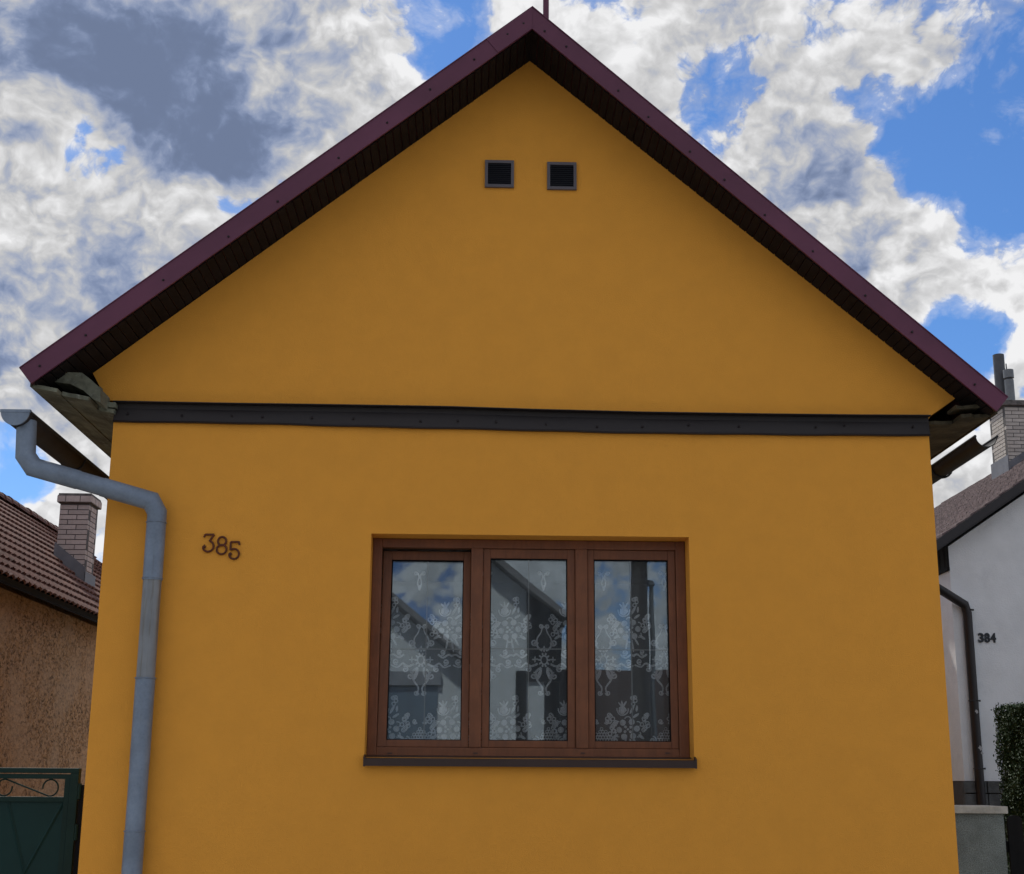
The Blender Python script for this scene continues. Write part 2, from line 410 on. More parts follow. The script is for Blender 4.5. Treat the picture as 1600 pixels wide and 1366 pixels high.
# metal band above the window, slightly wavy, with drip lip
bt, bb = [(180,629),(340,632),(520,634.5),(700,637.5),(840,642),(1000,646),(1200,649),(1340,650.5),(1450,651)], [(180,659),(340,661.5),(520,666),(700,670),(840,674),(1000,677),(1200,680),(1340,680.5),(1450,681)]
bm_ = MB()
def lerp_path(pp, x):
    for (x0, y0), (x1, y1) in zip(pp, pp[1:]):
        if x <= x1: return y0+(y1-y0)*(x-x0)/(x1-x0)
    return pp[-1][1]
rows = []
for i in range(61):
    px = 180+(1450-180)*i/60
    a = at(px, lerp_path(bt, px), 0); b = at(px, lerp_path(bb, px)+.35*math.sin(i*.9)+.3*math.sin(i*.37), -.02)
    bow = .004*math.sin(i*.55)
    zt, zb = a.z, b.z
    x = a.x
    rows.append([(x, .0, zt), (x, -.066, zt-.004), (x, -.066, zt-.009), (x, -.006, zt-.010), (x, -.004, zt-.040), (x, -.022+bow, zb+.012), (x, -.030+bow, zb), (x, -.012, zb-.002), (x, 0.0, zb+.004)])
n = len(rows[0]); i0 = 0
bm_.v = [p for r0 in rows for p in r0]
for k in range(len(rows)-1):
    for q in range(n-1): bm_.f.append((k*n+q, k*n+q+1, (k+1)*n+q+1, (k+1)*n+q))
bm_.f.append(tuple(range(n))); bm_.f.append(tuple((len(rows)-1)*n+q for q in range(n))[::-1])
band = bm_.build('metal_band', M_band, house)
for px, py in [(199,646),(284,649),(362,650),(410,651.5),(487,652.5),(552,654),(657,658),(715,657.5),(775,659),(853,663),(933,666.5),(1004,666.5),(1076,664),(1155,666),(1275,667),(1320,664),(1427,666.5)]:
    put(link('screw', bpy.data.meshes['screw'], M_screw, band), at(px, py, -.022))

# old boards closing the left eave box
def board(name, pts, y0, y1, th, m, jag=.0):
    (xa, za), (xb, zb) = pts
    b = MB(); k = 6
    dx, dz = xb-xa, zb-za; L = math.hypot(dx, dz); nx, nz = -dz/L*th, dx/L*th
    bot = []
    for i in range(k+1):
        u = i/k; yy = y0 + random.uniform(-jag, jag)
        bot.append((xa+dx*u, yy, za+dz*u))
    top = [(x+nx, y, z+nz) for x, y, z in bot]
    for i in range(k):
        b.hexa([bot[i], bot[i+1], (bot[i+1][0], y1, bot[i+1][2]), (bot[i][0], y1, bot[i][2]), top[i], top[i+1], (top[i+1][0], y1, top[i+1][2]), (top[i][0], y1, top[i][2])])
    o = b.build(name, m, house); return o
A = Vector((XEL-.012, 0, AZ-SL*(AX-XEL)-.004)); B = at(177, 648, 0)
def ab(u, dz=0): return (A.x+(B.x-A.x)*u, A.z+(B.z-A.z)*u+dz)
board('eave_board', (ab(-.02), ab(.36)), -.36, DEEP, .024, M_board, .012)
board('eave_board', (ab(.375, .006), ab(.78, .004)), -.27, DEEP, .026, M_board, .008)
board('eave_board', (ab(.795), ab(1.04)), -.05, DEEP, .026, M_board, .006)
Yc = -.24
chunk = [at(px, py, Yc) for px, py in ((84,584),(100,581.5),(128,582.5),(143,594),(157,607),(157,629),(146,624),(130,610),(110,600),(86,597))]
MB().prism([(p.x, p.z) for p in chunk], Yc, -.003, xz).build('eave_board', M_board, house)
chunk = [at(px, py, -.06) for px, py in ((150,606),(157,604),(158,628),(181,629),(181,637),(150,634))]
MB().prism([(p.x, p.z) for p in chunk], -.06, -.003, xz).build('eave_board', M_board, house)
board('gutter_board', ((A.x-.014, A.z+.003), (A.x-.002, A.z+.003)), -.38, DEEP, .05, M_boardd)
A2 = Vector((XER+.012, 0, AZ-SR*(XER-AX)-.006)); B2 = Vector((XR, 0, 3.975))
def ab2(u, dz=0): return (B2.x+(A2.x-B2.x)*u, B2.z+(A2.z-B2.z)*u+dz)
board('eave_board', (ab2(-.05), ab2(.45)), .02, DEEP, .024, M_boardd, .01)
board('eave_board', (ab2(.47, .004), ab2(.97, .004)), -.12, DEEP, .024, M_boardd, .03)
board('eave_board', (ab2(.35, .06), ab2(.85, .07)), -.16, .0, .022, M_boardd, .03)
board('gutter_board', (ab2(.985), ab2(1.02)), -.22, DEEP, .05, M_boardd)

# gutters
def gutter(name, cx, cz, rad, y0, y1, m, slope=0.0, start=math.pi):
    b = MB(); K = 14; th = .006
    for (r0, s) in ((rad, 1), (rad-th, -1)):
        for yy in (y0, y1):
            for k in range(K+1):
                a = math.pi + math.pi*k/K
                b.v.append((cx+r0*math.cos(a), yy, cz+r0*math.sin(a)-slope*(yy-y0)))
    n = K+1
    for base in (0, 2*n):
        for k in range(K): b.f.append((base+k, base+k+1, base+n+k+1, base+n+k))
    for k in range(K): b.f.append((k, k+1, 2*n+k+1, 2*n+k)); b.f.append((n+k, n+k+1, 3*n+k+1, 3*n+k))
    for e in (0, K): b.f.append((e, n+e, 3*n+e, 2*n+e))
    for sx in (-1, 1):
        b.tube([(cx+sx*rad, y0, cz), (cx+sx*rad, y1, cz-slope*(y1-y0))], .011 if sx else .006, 8)
    return b.build(name, m, house, smooth=True)
GY = -.40
gc = at(25, 643.5, GY)
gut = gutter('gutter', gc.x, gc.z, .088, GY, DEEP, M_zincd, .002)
ec = MB()
K = 16
poly = [(gc.x+.092*math.cos(math.pi+math.pi*k/K), gc.z+.092*math.sin(math.pi+math.pi*k/K)) for k in range(K+1)]
ec.prism(poly, GY-.014, GY-.002, xz)
ec.box(gc.x-.096, gc.x+.096, GY-.018, GY+.01, gc.z-.006, gc.z+.012)
ec.build('end_cap', M_zinc, gut)
for yy in (.9, 2.2, 3.5):
    hk = [(gc.x+.094*math.cos(math.pi+math.pi*k/8), yy, gc.z-.004+.094*math.sin(math.pi+math.pi*k/8)) for k in range(9)]
    MB().tube(hk, .006, 6).build('bracket', M_zincd, gut)
g2 = at(1541, 682, .75)
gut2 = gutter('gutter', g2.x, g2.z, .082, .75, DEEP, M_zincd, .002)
for yy in (1.75, 3.4, 5.0):
    hk = [(g2.x+.088*math.cos(math.pi+math.pi*k/10), yy, g2.z-.004+.09*math.sin(math.pi+math.pi*k/10)) for k in range(11)]
    hk = [(hk[0][0]+.01, yy, g2.z+.10), (hk[0][0]-.015, yy, g2.z+.05)] + hk
    MB().tube(hk, .009, 6).build('bracket', M_zincd, gut2)

# downpipe with lapped sections
p1 = at(41, 668, -.30); p2 = at(40, 712, -.30); p2b = at(52, 730, -.29); p3 = at(236, 783, -.095); p3b = at(245.5, 801, -.085); 
pv = Vector((p3b.x, -.085, 0))
RP = .0625
dp = MB().tube([p1+Vector((0,0,.04)), p2, p2b, p2b+(p3-p2b)*.38], RP, 20, caps=False).build('downpipe', M_zinc, house, smooth=True)
def seg(pts, r, name='pipe_section', m=None):
    return MB().tube(pts, r, 20).build(name, m or M_zinc, dp, smooth=True)
M_zincs = mat('stained_zinc', (.235, .25, .265), .6, metal=.15, var=.2, vscale=5, bump=.12, bscale=45, streak=True,
               extra=lambda t, co, c: t.mix(t.m('MULTIPLY', t.ss(t.noise(t.v('MULTIPLY', co, (26, 26, 1.6)), 1, 4, .6), .5, .66), .7), c, (.15, .125, .085)))
def lp(a, b, u): return a+(b-a)*u
seg([lp(p2b, p3, .36), lp(p2b, p3, .60)], RP-.003)
seg([lp(p2b, p3, .58), p3, p3b, Vector((pv.x, pv.y, p3b.z-.05))], RP)
zs = [at(240, y, -.085).z for y in (812, 904, 1060, 1190, 1299)] + [.12]
rr = [RP, RP-.004, RP-.001, RP-.0025, RP]
for k in range(5):
    seg([(pv.x, pv.y, zs[k]), (pv.x, pv.y, zs[k+1]-.012)], rr[k], m=M_zincs if k == 1 else None)
for z in (zs[0]-.02, zs[1], zs[2], zs[4]):
    ring = [(pv.x+(RP+.001)*math.cos(2*math.pi*q/24), pv.y+(RP+.001)*math.sin(2*math.pi*q/24), z) for q in range(24)]
    MB().tube(ring, .0045, 6, closed=True).build('seam_ring', M_zinc, dp)
for z in (2.2, .5):
    MB().box(pv.x-.012, pv.x+.012, pv.y+.05, .0, z-.012, z+.012).build('wall_bracket', M_zincd, dp)

# vents
for (x0, y0, x1, y1) in ((758,249.5,803,293), (855,253,901,296)):
    a = at(x0, y0, -.02); b = at(x1, y1, -.02)
    cx, cz, hw = (a.x+b.x)/2, (a.z+b.z)/2, (b.x-a.x)/2
    v = MB(); fwid = .021
    v.box(cx-hw, cx+hw, -.02, .0, cz+hw-fwid, cz+hw); v.box(cx-hw, cx+hw, -.02, .0, cz-hw, cz-hw+fwid)
    v.box(cx-hw, cx-hw+fwid, -.0195, .0, cz-hw+fwid, cz+hw-fwid); v.box(cx+hw-fwid, cx+hw, -.0195, .0, cz-hw+fwid, cz+hw-fwid)
    vo = v.build('vent_grille', M_vent, house)
    MB().box(cx-hw+fwid, cx+hw-fwid, -.004, -.002, cz-hw+fwid, cz+hw-fwid).build('backing', M_black, vo)
    ns = 11; h = 2*(hw-fwid)/ns
    for i in range(ns):
        z = cz-hw+fwid+h*i
        MB().hexa([(cx-hw+fwid,-.015,z),(cx+hw-fwid,-.015,z),(cx+hw-fwid,-.011,z),(cx-hw+fwid,-.011,z),(cx-hw+fwid,-.009,z+h*.8),(cx+hw-fwid,-.009,z+h*.8),(cx+hw-fwid,-.005,z+h*.8),(cx-hw+fwid,-.005,z+h*.8)]).build('slat', M_slat, vo)

# number 385, ornamental strokes (unit box 0..1 wide, 0..1.45 tall)
def smooth_path(pts, n=6):
    out = []
    P = [pts[0]] + pts + [pts[-1]]
    for i in range(1, len(P)-2):
        for k in range(n):
            u = k/n; a, b, c, d = P[i-1], P[i], P[i+1], P[i+2]
            out.append(tuple(.5*((2*b[j])+(-a[j]+c[j])*u+(2*a[j]-5*b[j]+4*c[j]-d[j])*u*u+(-a[j]+3*b[j]-3*c[j]+d[j])*u**3) for j in (0, 1)))
    out.append(pts[-1]); return out
def arc(cx, cz, rx, rz, a0, a1, n=14): return [(cx+rx*math.cos(R(a0+(a1-a0)*k/n)), cz+rz*math.sin(R(a0+(a1-a0)*k/n))) for k in range(n+1)]
D3 = [[(.06,1.16),(.16,1.36),(.24,1.39)], [(.2,1.38),(.92,1.38)], [(.93,1.38),(.55,.86)], arc(.47,.47,.46,.42,75,-158)+[(.04,.42),(.14,.5),(.2,.42),(.12,.36)]]
D8 = [arc(.5,1.06,.37,.34,0,360,22), arc(.5,.4,.44,.37,0,360,24)]
D5 = [[(.92,1.14),(.86,1.36),(.76,1.39)], [(.82,1.38),(.12,1.38)], [(.12,1.39),(.12,.72)], arc(.46,.43,.45,.4,128,-158)+[(.04,.40),(.13,.47),(.2,.4),(.12,.34)]]
for D, (x0, y0, x1, y1) in ((D3,(316,834,336,863)), (D8,(337,838,356,866.5)), (D5,(357,845.5,376,874))):
    a = at(x0, y1, -.012); b = at(x1, y0, -.012); sx = b.x-a.x; sz = (b.z-a.z)/1.45
    d = MB()
    for st in D:
        d.tube([(a.x+u*sx, -.010, a.z+q*sz) for u, q in st], .0068, 8, sq=1.2)
    d.build('house_digit', M_digit, house, smooth=True)

# window ------------------------------------------------------------------
FY = .17                      # face of the fixed frame
def wx(px, py): return at(px, py, FY).x
def wz(px, py): return at(px, py, FY).z
fx = [WX0, wx(596,900), (wx(736,860)+wx(733,1165))/2, (wx(754.5,860)+wx(752,1165))/2, (wx(898,860)+wx(901,1165))/2, (wx(917,860)+wx(920.5,1165))/2, (wx(1055,860)+wx(1062,1165))/2, WX1]
ztop, zin0, zin1, zbot = WZ1, wz(820,857.5), wz(820,1169), WZ0
f = MB(); T = .07
f.box(fx[0]+.001, fx[1], FY, FY+T, zbot, ztop-.001); f.box(fx[6], fx[7]-.001, FY, FY+T, zbot, ztop-.001)
f.box(fx[1], fx[6], FY+.0015, FY+T, zin0, ztop-.002); f.box(fx[1], fx[6], FY+.0015, FY+T, zbot+.001, zin1)
win = f.build('window', M_frame, house, bevel=.006)
for a, b in ((fx[2], fx[3]), (fx[4], fx[5])):
    MB().box(a, b, FY-.004, FY+T-.01, zin1, zin0).build('mullion', M_frame, win, bevel=.006)
# glazing extents
gl = [((612.5+602)/2, (725+720)/2), (766.6-1.5, 886+1), (928+1, 1044+2.5)]
def sash(x0, x1, gx0, gx1, gz0, gz1, tilt=0):
    SY = FY+.014
    mk = MB()
    z0, z1 = zin1+.002, zin0-.002
    if tilt: z1 -= 0.004
    mk.box(x0+.002, gx0, SY, SY+.055, z0, z1); mk.box(gx1, x1-.002, SY, SY+.055, z0, z1)
    mk.box(gx0, gx1, SY+.001, SY+.055, gz1, z1); mk.box(gx0, gx1, SY+.001, SY+.055, z0, gz0)
    pn = MB().box(gx0-.004, gx1+.004, SY+.020, SY+.038, gz0-.004, gz1+.004)
    gk = MB(); w_ = .010                       # dark glazing gasket
    gk.box(gx0-.002, gx0+w_*.6, SY+.006, SY+.019, gz0, gz1); gk.box(gx1-w_*.6, gx1+.002, SY+.006, SY+.019, gz0, gz1)
    gk.box(gx0, gx1, SY+.0065, SY+.0185, gz1-w_*.7, gz1+.002); gk.box(gx0, gx1, SY+.0065, SY+.0185, gz0-.002, gz0+w_*.5)
    cxm = (gx0+gx1)/2+.0; zm = at(820, 1013, FY).z
    br = MB().box(cxm-.0035, cxm+.0035, SY+.025, SY+.032, gz0, gz1).box(gx0, gx1, SY+.0255, SY+.0315, zm-.004, zm+.004)
    objs = [mk, pn, gk, br]
    if tilt:
        c, s_ = math.cos(tilt), math.sin(tilt)
        for o in objs: o.v = [(x, SY+(y-SY)*c+(z-z0)*s_, z0+(z-z0)*c-(y-SY)*s_) for x, y, z in o.v]
    mk.build('sash', M_frame, win, bevel=.005); pn.build('pane', M_glass, win)
    gk.build('gasket', M_black, win); br.build('glazing_bar', M_bar, win)
TILT_SASH = R(3.9)
gxs = [(wx(a, 1010), wx(b, 1010)) for a, b in gl]
gz0, gz1 = wz(820, 1157.5), wz(820, 872.5)
sash(fx[1], fx[2], gxs[0][0], gxs[0][1], gz0, gz1, TILT_SASH)
sash(fx[3], fx[4], gxs[1][0], gxs[1][1], gz0, gz1)
sash(fx[5], fx[6], gxs[2][0], gxs[2][1], gz0, gz1)
for px in (609, 743, 911, 1043):
    p = at(px, 1177, FY-.002); MB().box(p.x-.014, p.x+.014, FY-.003, FY+.002, p.z-.003, p.z+.004).build('drain_cap', M_sill, win)
sa = at(567.5, 1190, -.055); sb = at(1089, 1190, -.055)
s_ = MB()
zs0, zs1 = at(820, 1198.5, -.055).z, at(820, 1187, -.055).z
s_.prism([(-.055, zs0), (-.050, zs0), (-.050, zs1-.006), (FY+.01, WZ0+.012), (FY+.01, WZ0+.018), (-.055, zs1)], sa.x, sb.x, lambda u, v, w: (w, u, v))
for x0 in (sa.x, sb.x-.012):
    s_.prism([(-.059, zs0-.004), (0.0, zs1-.03), (0.0, zs1+.026), (-.059, zs1+.010)], x0, x0+.012, lambda u, v, w: (w, u, v))
s_.build('sill', M_sill, win)

# lace curtain ------------------------------------------------------------
CY = .265
cur = MB(); NX = 160
def cyf(x): return CY + .016*math.sin(x*38+.9*math.sin(x*7)) + .008*math.sin(x*83)
for i in range(NX+1):
    x = WX0-.12 + (WX1-WX0+.24)*i/NX
    cur.v += [(x, cyf(x), 1.55), (x, cyf(x), 3.35)]
for i in range(NX): cur.f.append((2*i, 2*i+2, 2*i+3, 2*i+1))
# keep clear of the wall's back edge: the cloth hangs just inside the opening
for i, q in enumerate(cur.v): cur.v[i] = (q[0], q[1]+.085, q[2])
CY += .085
curtain = tag(cur.build('lace_curtain', M_sheer, None, smooth=True, fix=False), 'white net curtain with lace roses and scrolls behind the three window panes', 'curtain')
PX = 1/237.0*1.045
def ribbon(mb, pts, wd, y=0):
    n = len(pts); i = len(mb.v)
    for k in range(n):
        a = pts[max(k-1, 0)]; b = pts[min(k+1, n-1)]
        dx, dz = b[0]-a[0], b[1]-a[1]; L = math.hypot(dx, dz) or 1
        h = (wd if not callable(wd) else wd(k/(n-1)))*.5
        nx, nz = -dz/L*h, dx/L*h
        mb.v += [(pts[k][0]+nx, y, pts[k][1]+nz), (pts[k][0]-nx, y, pts[k][1]-nz)]
    for k in range(n-1): mb.f.append((i+2*k, i+2*k+1, i+2*k+3, i+2*k+2))
def blob(mb, cx, cz, rx, rz, rot=0, n=12, wob=0, y=0):
    i = len(mb.v)
    for k in range(n):
        a = 2*math.pi*k/n; q = 1+wob*math.sin(a*5+cx*9)
        u, v = rx*q*math.cos(a), rz*q*math.sin(a)
        mb.v.append((cx+u*math.cos(rot)-v*math.sin(rot), y, cz+u*math.sin(rot)+v*math.cos(rot)))
    mb.f.append(tuple(range(i, i+n)))
def ringm(mb, cx, cz, r, wd): ribbon(mb, arc(cx, cz, r, r, 0, 360, 10), wd)
def spiral(mb, cx, cz, r, a0, turns, wd, flip=1):
    pts = [(cx+flip*r*(1-.75*k/18)*math.cos(R(a0)+turns*2*math.pi*k/18), cz+r*(1-.75*k/18)*math.sin(R(a0)+turns*2*math.pi*k/18)) for k in range(19)]
    ribbon(mb, pts, wd); blob(mb, pts[-1][0], pts[-1][1], wd*.8, wd*.8, n=8)
def leaf(mb, x, z, L, rot, wd): blob(mb, x+math.cos(rot)*L/2, z+math.sin(rot)*L/2, L/2, wd/2, rot, 10)
def rose_motif():      # units: photo pixels, z up; converted below
    m = MB(); rg = random.Random(3)
    for a in range(0, 360, 60):                                        # petals with open joints
        leaf(m, 8.5*math.cos(R(a)), -20+7.5*math.sin(R(a)), 9.5, R(a+12), 9.5)
    for a in range(30, 390, 90): leaf(m, 3.2*math.cos(R(a)), -20+2.8*math.sin(R(a)), 4.6, R(a+25), 4.2)
    blob(m, 0, -20, 1.7, 1.7)
    for a in range(30, 390, 60): ribbon(m, arc(17*math.cos(R(a)), -20+15*math.sin(R(a)), 4.5, 4, a-80, a+80, 7), 1.8)
    for s in (-1, 1): leaf(m, s*15, -28, 12, R(90-s*120), 4.5)
    for a, L in ((-100, 20), (-80, 22), (-60, 13)): leaf(m, (a+90)*.25, -33, L, R(a), 3)
    blob(m, -8, 9, 6.5, 6, .3, 14, .1); ribbon(m, arc(-8, 10, 9, 9, 170, 370, 9), 1.8); ribbon(m, arc(-8, 12, 5, 9, 190, 350, 8), 1.5)
    for a in (60, 100, 135): leaf(m, -7, 13, 11, R(a), 3)
    leaf(m, 3, 3, 15, R(62), 4); leaf(m, 7, -3, 12, R(35), 4); leaf(m, 13, 6, 10, R(85), 3.5)
    for k in range(13): ringm(m, -25+rg.uniform(-6.5, 6.5), 1-k*2.2+rg.uniform(-1.5, 1.5), 2.8, 1.7)
    for k in range(11): ringm(m, 26+rg.uniform(-6, 5.5), 2-k*2.3+rg.uniform(-1.5, 1.5), 2.8, 1.7)
    for k in range(6): ringm(m, 6+rg.uniform(-7, 7), 21+rg.uniform(-5, 7), 2.6, 1.6)
    return m
def scroll_motif():
    m = MB()
    for a in range(0, 360, 36): leaf(m, 5*math.cos(R(a)), 6.5*math.sin(R(a)), 5, R(a), 3)
    ribbon(m, arc(0, 0, 5, 6.5, 0, 360, 14), 2)
    for s in (-1, 1):
        ribbon(m, smooth_path([(s*3,14),(s*10,20),(s*11,32),(s*5,42),(s*2,54)]), lambda u: 3.4-2*u)
        spiral(m, s*15, 27, 5.5, 180, 1.2, 2.4, s); spiral(m, s*4.5, 52, 4, 180, 1.1, 2, s)
        ribbon(m, smooth_path([(s*4,-12),(s*12,-18),(s*11,-30),(s*3,-42),(s*5,-52)]), lambda u: 4-2*u)
        spiral(m, s*16, -24, 5.5, 90, 1.2, 2.4, s); spiral(m, s*6, -50, 4, 180, 1.1, 2, s)
        leaf(m, s*4, -14, 18, R(-90+s*22), 6)
        ribbon(m, smooth_path([(s*10,-6),(s*20,-9),(s*28,-5),(s*36,-11),(s*46,-8)]), lambda u: 3.6-1.6*u)
        spiral(m, s*24, -14, 5, 60, 1.2, 2.2, s); spiral(m, s*38, -3, 5, 240, 1.2, 2.2, s)
        ribbon(m, smooth_path([(s*26,9),(s*34,4),(s*42,8),(s*48,6)]), 3); spiral(m, s*33, 12, 4.5, 240, 1.2, 2.2, s)
        for a in (0, 90, 180, 270): leaf(m, s*14, 1, 5, R(a), 2.4)
    for a in (0, 90, 180, 270): leaf(m, 0, 17, 5, R(a), 2.6)
    return m
def dome_motif():
    m = MB(); rg = random.Random(5)
    for i in range(-3, 4):
        for j in range(0, 7-abs(i)): ringm(m, i*4.2+(j % 2)*2, j*4.2-16, 2.1, 1.2)
    for s in (-1, 1): spiral(m, s*20, -8, 6, 90, 1.2, 2.4, s); spiral(m, s*8, 20, 4, 200, 1.2, 2, s)
    return m
def sprig_motif():
    m = MB()
    for s in (-1, 1):
        ribbon(m, smooth_path([(0,-14),(s*3,-4),(s*1,6),(s*5,13)]), 2.2); spiral(m, s*6, 12, 3.6, 180, 1.1, 1.8, s)
    leaf(m, 0, -16, 9, R(90), 4)
    return m
MOT = {'rose_motif': rose_motif(), 'scroll_motif': scroll_motif(), 'dome_motif': dome_motif(), 'sprig_motif': sprig_motif()}
def motif(kind, px, py):
    src = MOT[kind]; c = at(px, py, CY); m = MB(); m.f = list(src.f)
    for x, y, z in src.v:
        X = c.x+x*PX; m.v.append((X, cyf(X)+.085-.004, c.z+z*PX))
    m.build(kind, M_lace, curtain, fix=False)
for px in (606, 703, 797, 893, 985, 1081):
    motif('rose_motif', px, 962)
for px in (605, 700, 796, 891, 983, 1080): motif('rose_motif', px, 1118)
for px in (657, 851, 945, 1040, 755): motif('scroll_motif', px, 1030)
for px in (655, 858, 942, 1043, 752): motif('dome_motif', px, 1148)
for px in (655, 760, 850, 945, 1040): motif('sprig_motif', px, 905)

# ------------------------------------------------------------------ left neighbour: brown house
def brickmat(name, c):
    def ex(t, co, c_):
        oi = t.node('ShaderNodeObjectInfo').outputs['Random']
        c_ = t.mix(t.ss(oi, 0, 1, 0, .5), c_, tuple(x*.62 for x in c))
        return t.mix(t.m('MULTIPLY', t.ss(t.noise(co, 20, 4, .6), .5, .8), .35), c_, tuple(x*.4 for x in c))
    return mat(name, c, .9, var=.1, vscale=8, bump=.2, bscale=60, spec=.2, extra=ex)
M_brickL = brickmat('pale_brick', (.46, .40, .38)); M_brickR = brickmat('cream_brick', (.50, .46, .42))
M_mort = mat('mortar', (.09, .085, .085), .95, bump=.3)
M_lead = mat('lead_flashing', (.14, .145, .165), .6, var=.15)
M_capd = mat('sooty_cap', (.12, .11, .105), .9, var=.4, vscale=10, bump=.4)
def chimney(name, x0, x1, y0, y1, z0, z1, course, parent, m, half_first=True):
    core = MB().box(x0+.006, x1-.006, y0+.006, y1-.006, z0, z1).build(name, M_mort, parent)
    n = int((z1-z0)/course); jt = .013
    cache = {}
    def brick(sx, sy, x, y, z, sd):
        key = (round(sx, 3), round(sy, 3))
        if key not in cache:
            b = MB().box(-sx/2, sx/2, -sy/2, sy/2, 0, course-jt); me = b.mesh('brick'); me.materials.append(m); cache[key] = me
        o = bpy.data.objects.new('brick', cache[key]); COL.objects.link(o); o.parent = core
        o.location = (x+random.uniform(-.0015, .0015), y+random.uniform(-.0015, .0015), z)
    th = .10
    for i in range(n):
        z = z0+i*course
        for axis in (0, 1):
            a0, a1 = (x0, x1) if axis == 0 else (y0+th+.004, y1-th-.004)
            Lw = a1-a0; full = .265 if axis == 0 else .25
            cuts = [0]; u = full*.5 if i % 2 else full
            while u < Lw-.06: cuts.append(u); u += full
            cuts.append(Lw)
            for c0, c1 in zip(cuts, cuts[1:]):
                L = c1-c0-jt
                if axis == 0:
                    for yy in (y0+th/2, y1-th/2): brick(L, th, a0+c0+(c1-c0)/2, yy, z, 0)
                else:
                    for xx in (x0+th/2, x1-th/2): brick(th, L, xx, a0+c0+(c1-c0)/2, z, 1)
    return core
def render_extra(t, co, c):
    w = t.v('ADD', t.v('MULTIPLY', co, (1, .42, .9)), t.v('SCALE', t.noise(co, 14, 3, .6, color=True), sc=.10))
    v = t.node('ShaderNodeTexVoronoi', {'Vector': w, 'Scale': 30.0})
    sp = t.ss(v.outputs['Distance'], .62, .30)
    n = t.ss(t.noise(w, 30, 6, .75), .49, .58)
    c = t.mix(t.m('MULTIPLY', n, .9), c, (.045, .028, .018))
    c = t.mix(t.m('MULTIPLY', sp, .35), c, (.62, .46, .32))
    pale = t.ss(t.noise(co, 1.1, 3, .5), .45, .62)
    return t.mix(t.m('MULTIPLY', pale, .4), c, (.50, .38, .27))
M_spatter = mat('spatterdash_render', (.37, .235, .125), .95, var=.25, vscale=9, bump=1.0, bscale=45, spec=.15, extra=render_extra)
def tile_extra(t, co, c):
    a = t.ss(t.noise(co, 5, 5, .7), .45, .7)
    c = t.mix(t.m('MULTIPLY', a, .6), c, (.055, .03, .026))
    b = t.ss(t.noise(t.v('MULTIPLY', co, (3, 1, 3)), 4, 5, .7), .56, .72)
    return t.mix(t.m('MULTIPLY', b, .5), c, (.25, .19, .17))
M_tile = mat('old_clay_tile', (.125, .062, .050), .85, var=.3, vscale=14, bump=.4, bscale=40, spec=.2, extra=tile_extra)
bh = thing('brown_house', 'old brown spatterdash house with clay tiled roof on the left behind the gate', 'house')
EX = at(76, 928, 7.2).x; ez = [at(0, 896, 0), at(152, 961, 0)]
# eave x from the line through both points (same height, running back)
EXL = -5.0; e0 = ray(0, 896); kk = (EXL-CP.x)/e0.x; EZ = (CP+e0*kk).z
e1 = ray(0, 782); RX = -7.5; RZ = (CP+e1*((RX-CP.x)/e1.x)).z
BW = EXL-.32
Y0B, Y1B = 1.2, 17.0
b = MB()
b.box(2*RX-BW, BW, Y0B, Y1B, 0, EZ-.02)
b.prism([(2*RX-BW, EZ-.02), (BW, EZ-.02), (RX, RZ-.25)], Y0B, Y1B, xz)
b.build('wall', M_spatter, bh)
slope = (RZ-EZ)/(EXL-RX); Ls = math.hypot(RZ-EZ, EXL-RX)
rd = MB()
un = Vector((-(RZ-EZ)/Ls*-1, 0, (EXL-RX)/Ls)).normalized()        # outward normal of the right slope
up_ = Vector((RX-EXL, 0, RZ-EZ))/Ls
E0 = Vector((EXL, 0, EZ))
for side in (1, -1):
    def mp(p): return p if side > 0 else Vector((2*RX-p.x, p.y, p.z))
    a = E0; c = E0+up_*Ls
    q = [mp(Vector((v_.x, y, v_.z))+d_) for d_ in (un*-.09, un*-.005) for v_, y in ((a, Y0B-.3), (c, Y0B-.3), (c, Y1B+.3), (a, Y1B+.3))]
    rd.hexa(q)
rdeck = rd.build('roof', M_soffit, bh)
nc = 13; cl = Ls/nc
for i in range(nc):
    mb = MB(); per = .19; ny = int((Y1B-Y0B+.6)/per*6)
    for j in range(ny+1):
        y = Y0B-.3+(Y1B-Y0B+.6)*j/ny
        wv = .016*math.sin(2*math.pi*y/per + (math.pi if i % 2 else 0)*0) + .010*math.sin(4*math.pi*y/per+1)
        jig = random.uniform(-.004, .004)
        s0, s1 = i*cl-.05+jig, (i+1)*cl+.03
        lo_ = E0+up_*s0+un*(.052+wv); lb = E0+up_*(s0+.004)+un*(.026+wv); hi_ = E0+up_*s1+un*(.012+wv*.8)
        mb.v += [(lb.x, y, lb.z), (lo_.x, y, lo_.z), (hi_.x, y, hi_.z)]
    for j in range(ny):
        for q in (0, 1): mb.f.append((3*j+q, 3*j+3+q, 3*j+4+q, 3*j+1+q))
    mb.build('tile_course', M_tile, rdeck, fix=False)
rme = None
yy = Y0B-.3; k = 0
rt_ = MB(); K = 8
for (y_, r_0) in ((0, .13), (.34, .115)):
    for q in range(K+1):
        a = math.pi*q/K; rt_.v.append((r_0*math.cos(a), y_, r_0*math.sin(a)))
for q in range(K): rt_.f.append((q, q+1, K+1+q+1, K+1+q))
rt_.f.append(tuple(range(K+1))); 
rme = rt_.mesh('ridge_tile'); rme.materials.append(M_tile)
while yy < Y1B:
    o = bpy.data.objects.new('ridge_tile', rme); COL.objects.link(o); o.parent = rdeck
    o.location = (RX+random.uniform(-.01, .01), yy, RZ-.01+random.uniform(-.008, .012)); yy += .32
CYL = 11.4
ca, cb = at(93.5, 790, CYL), at(140, 790, CYL)
ctop = at(118, 786, CYL).z
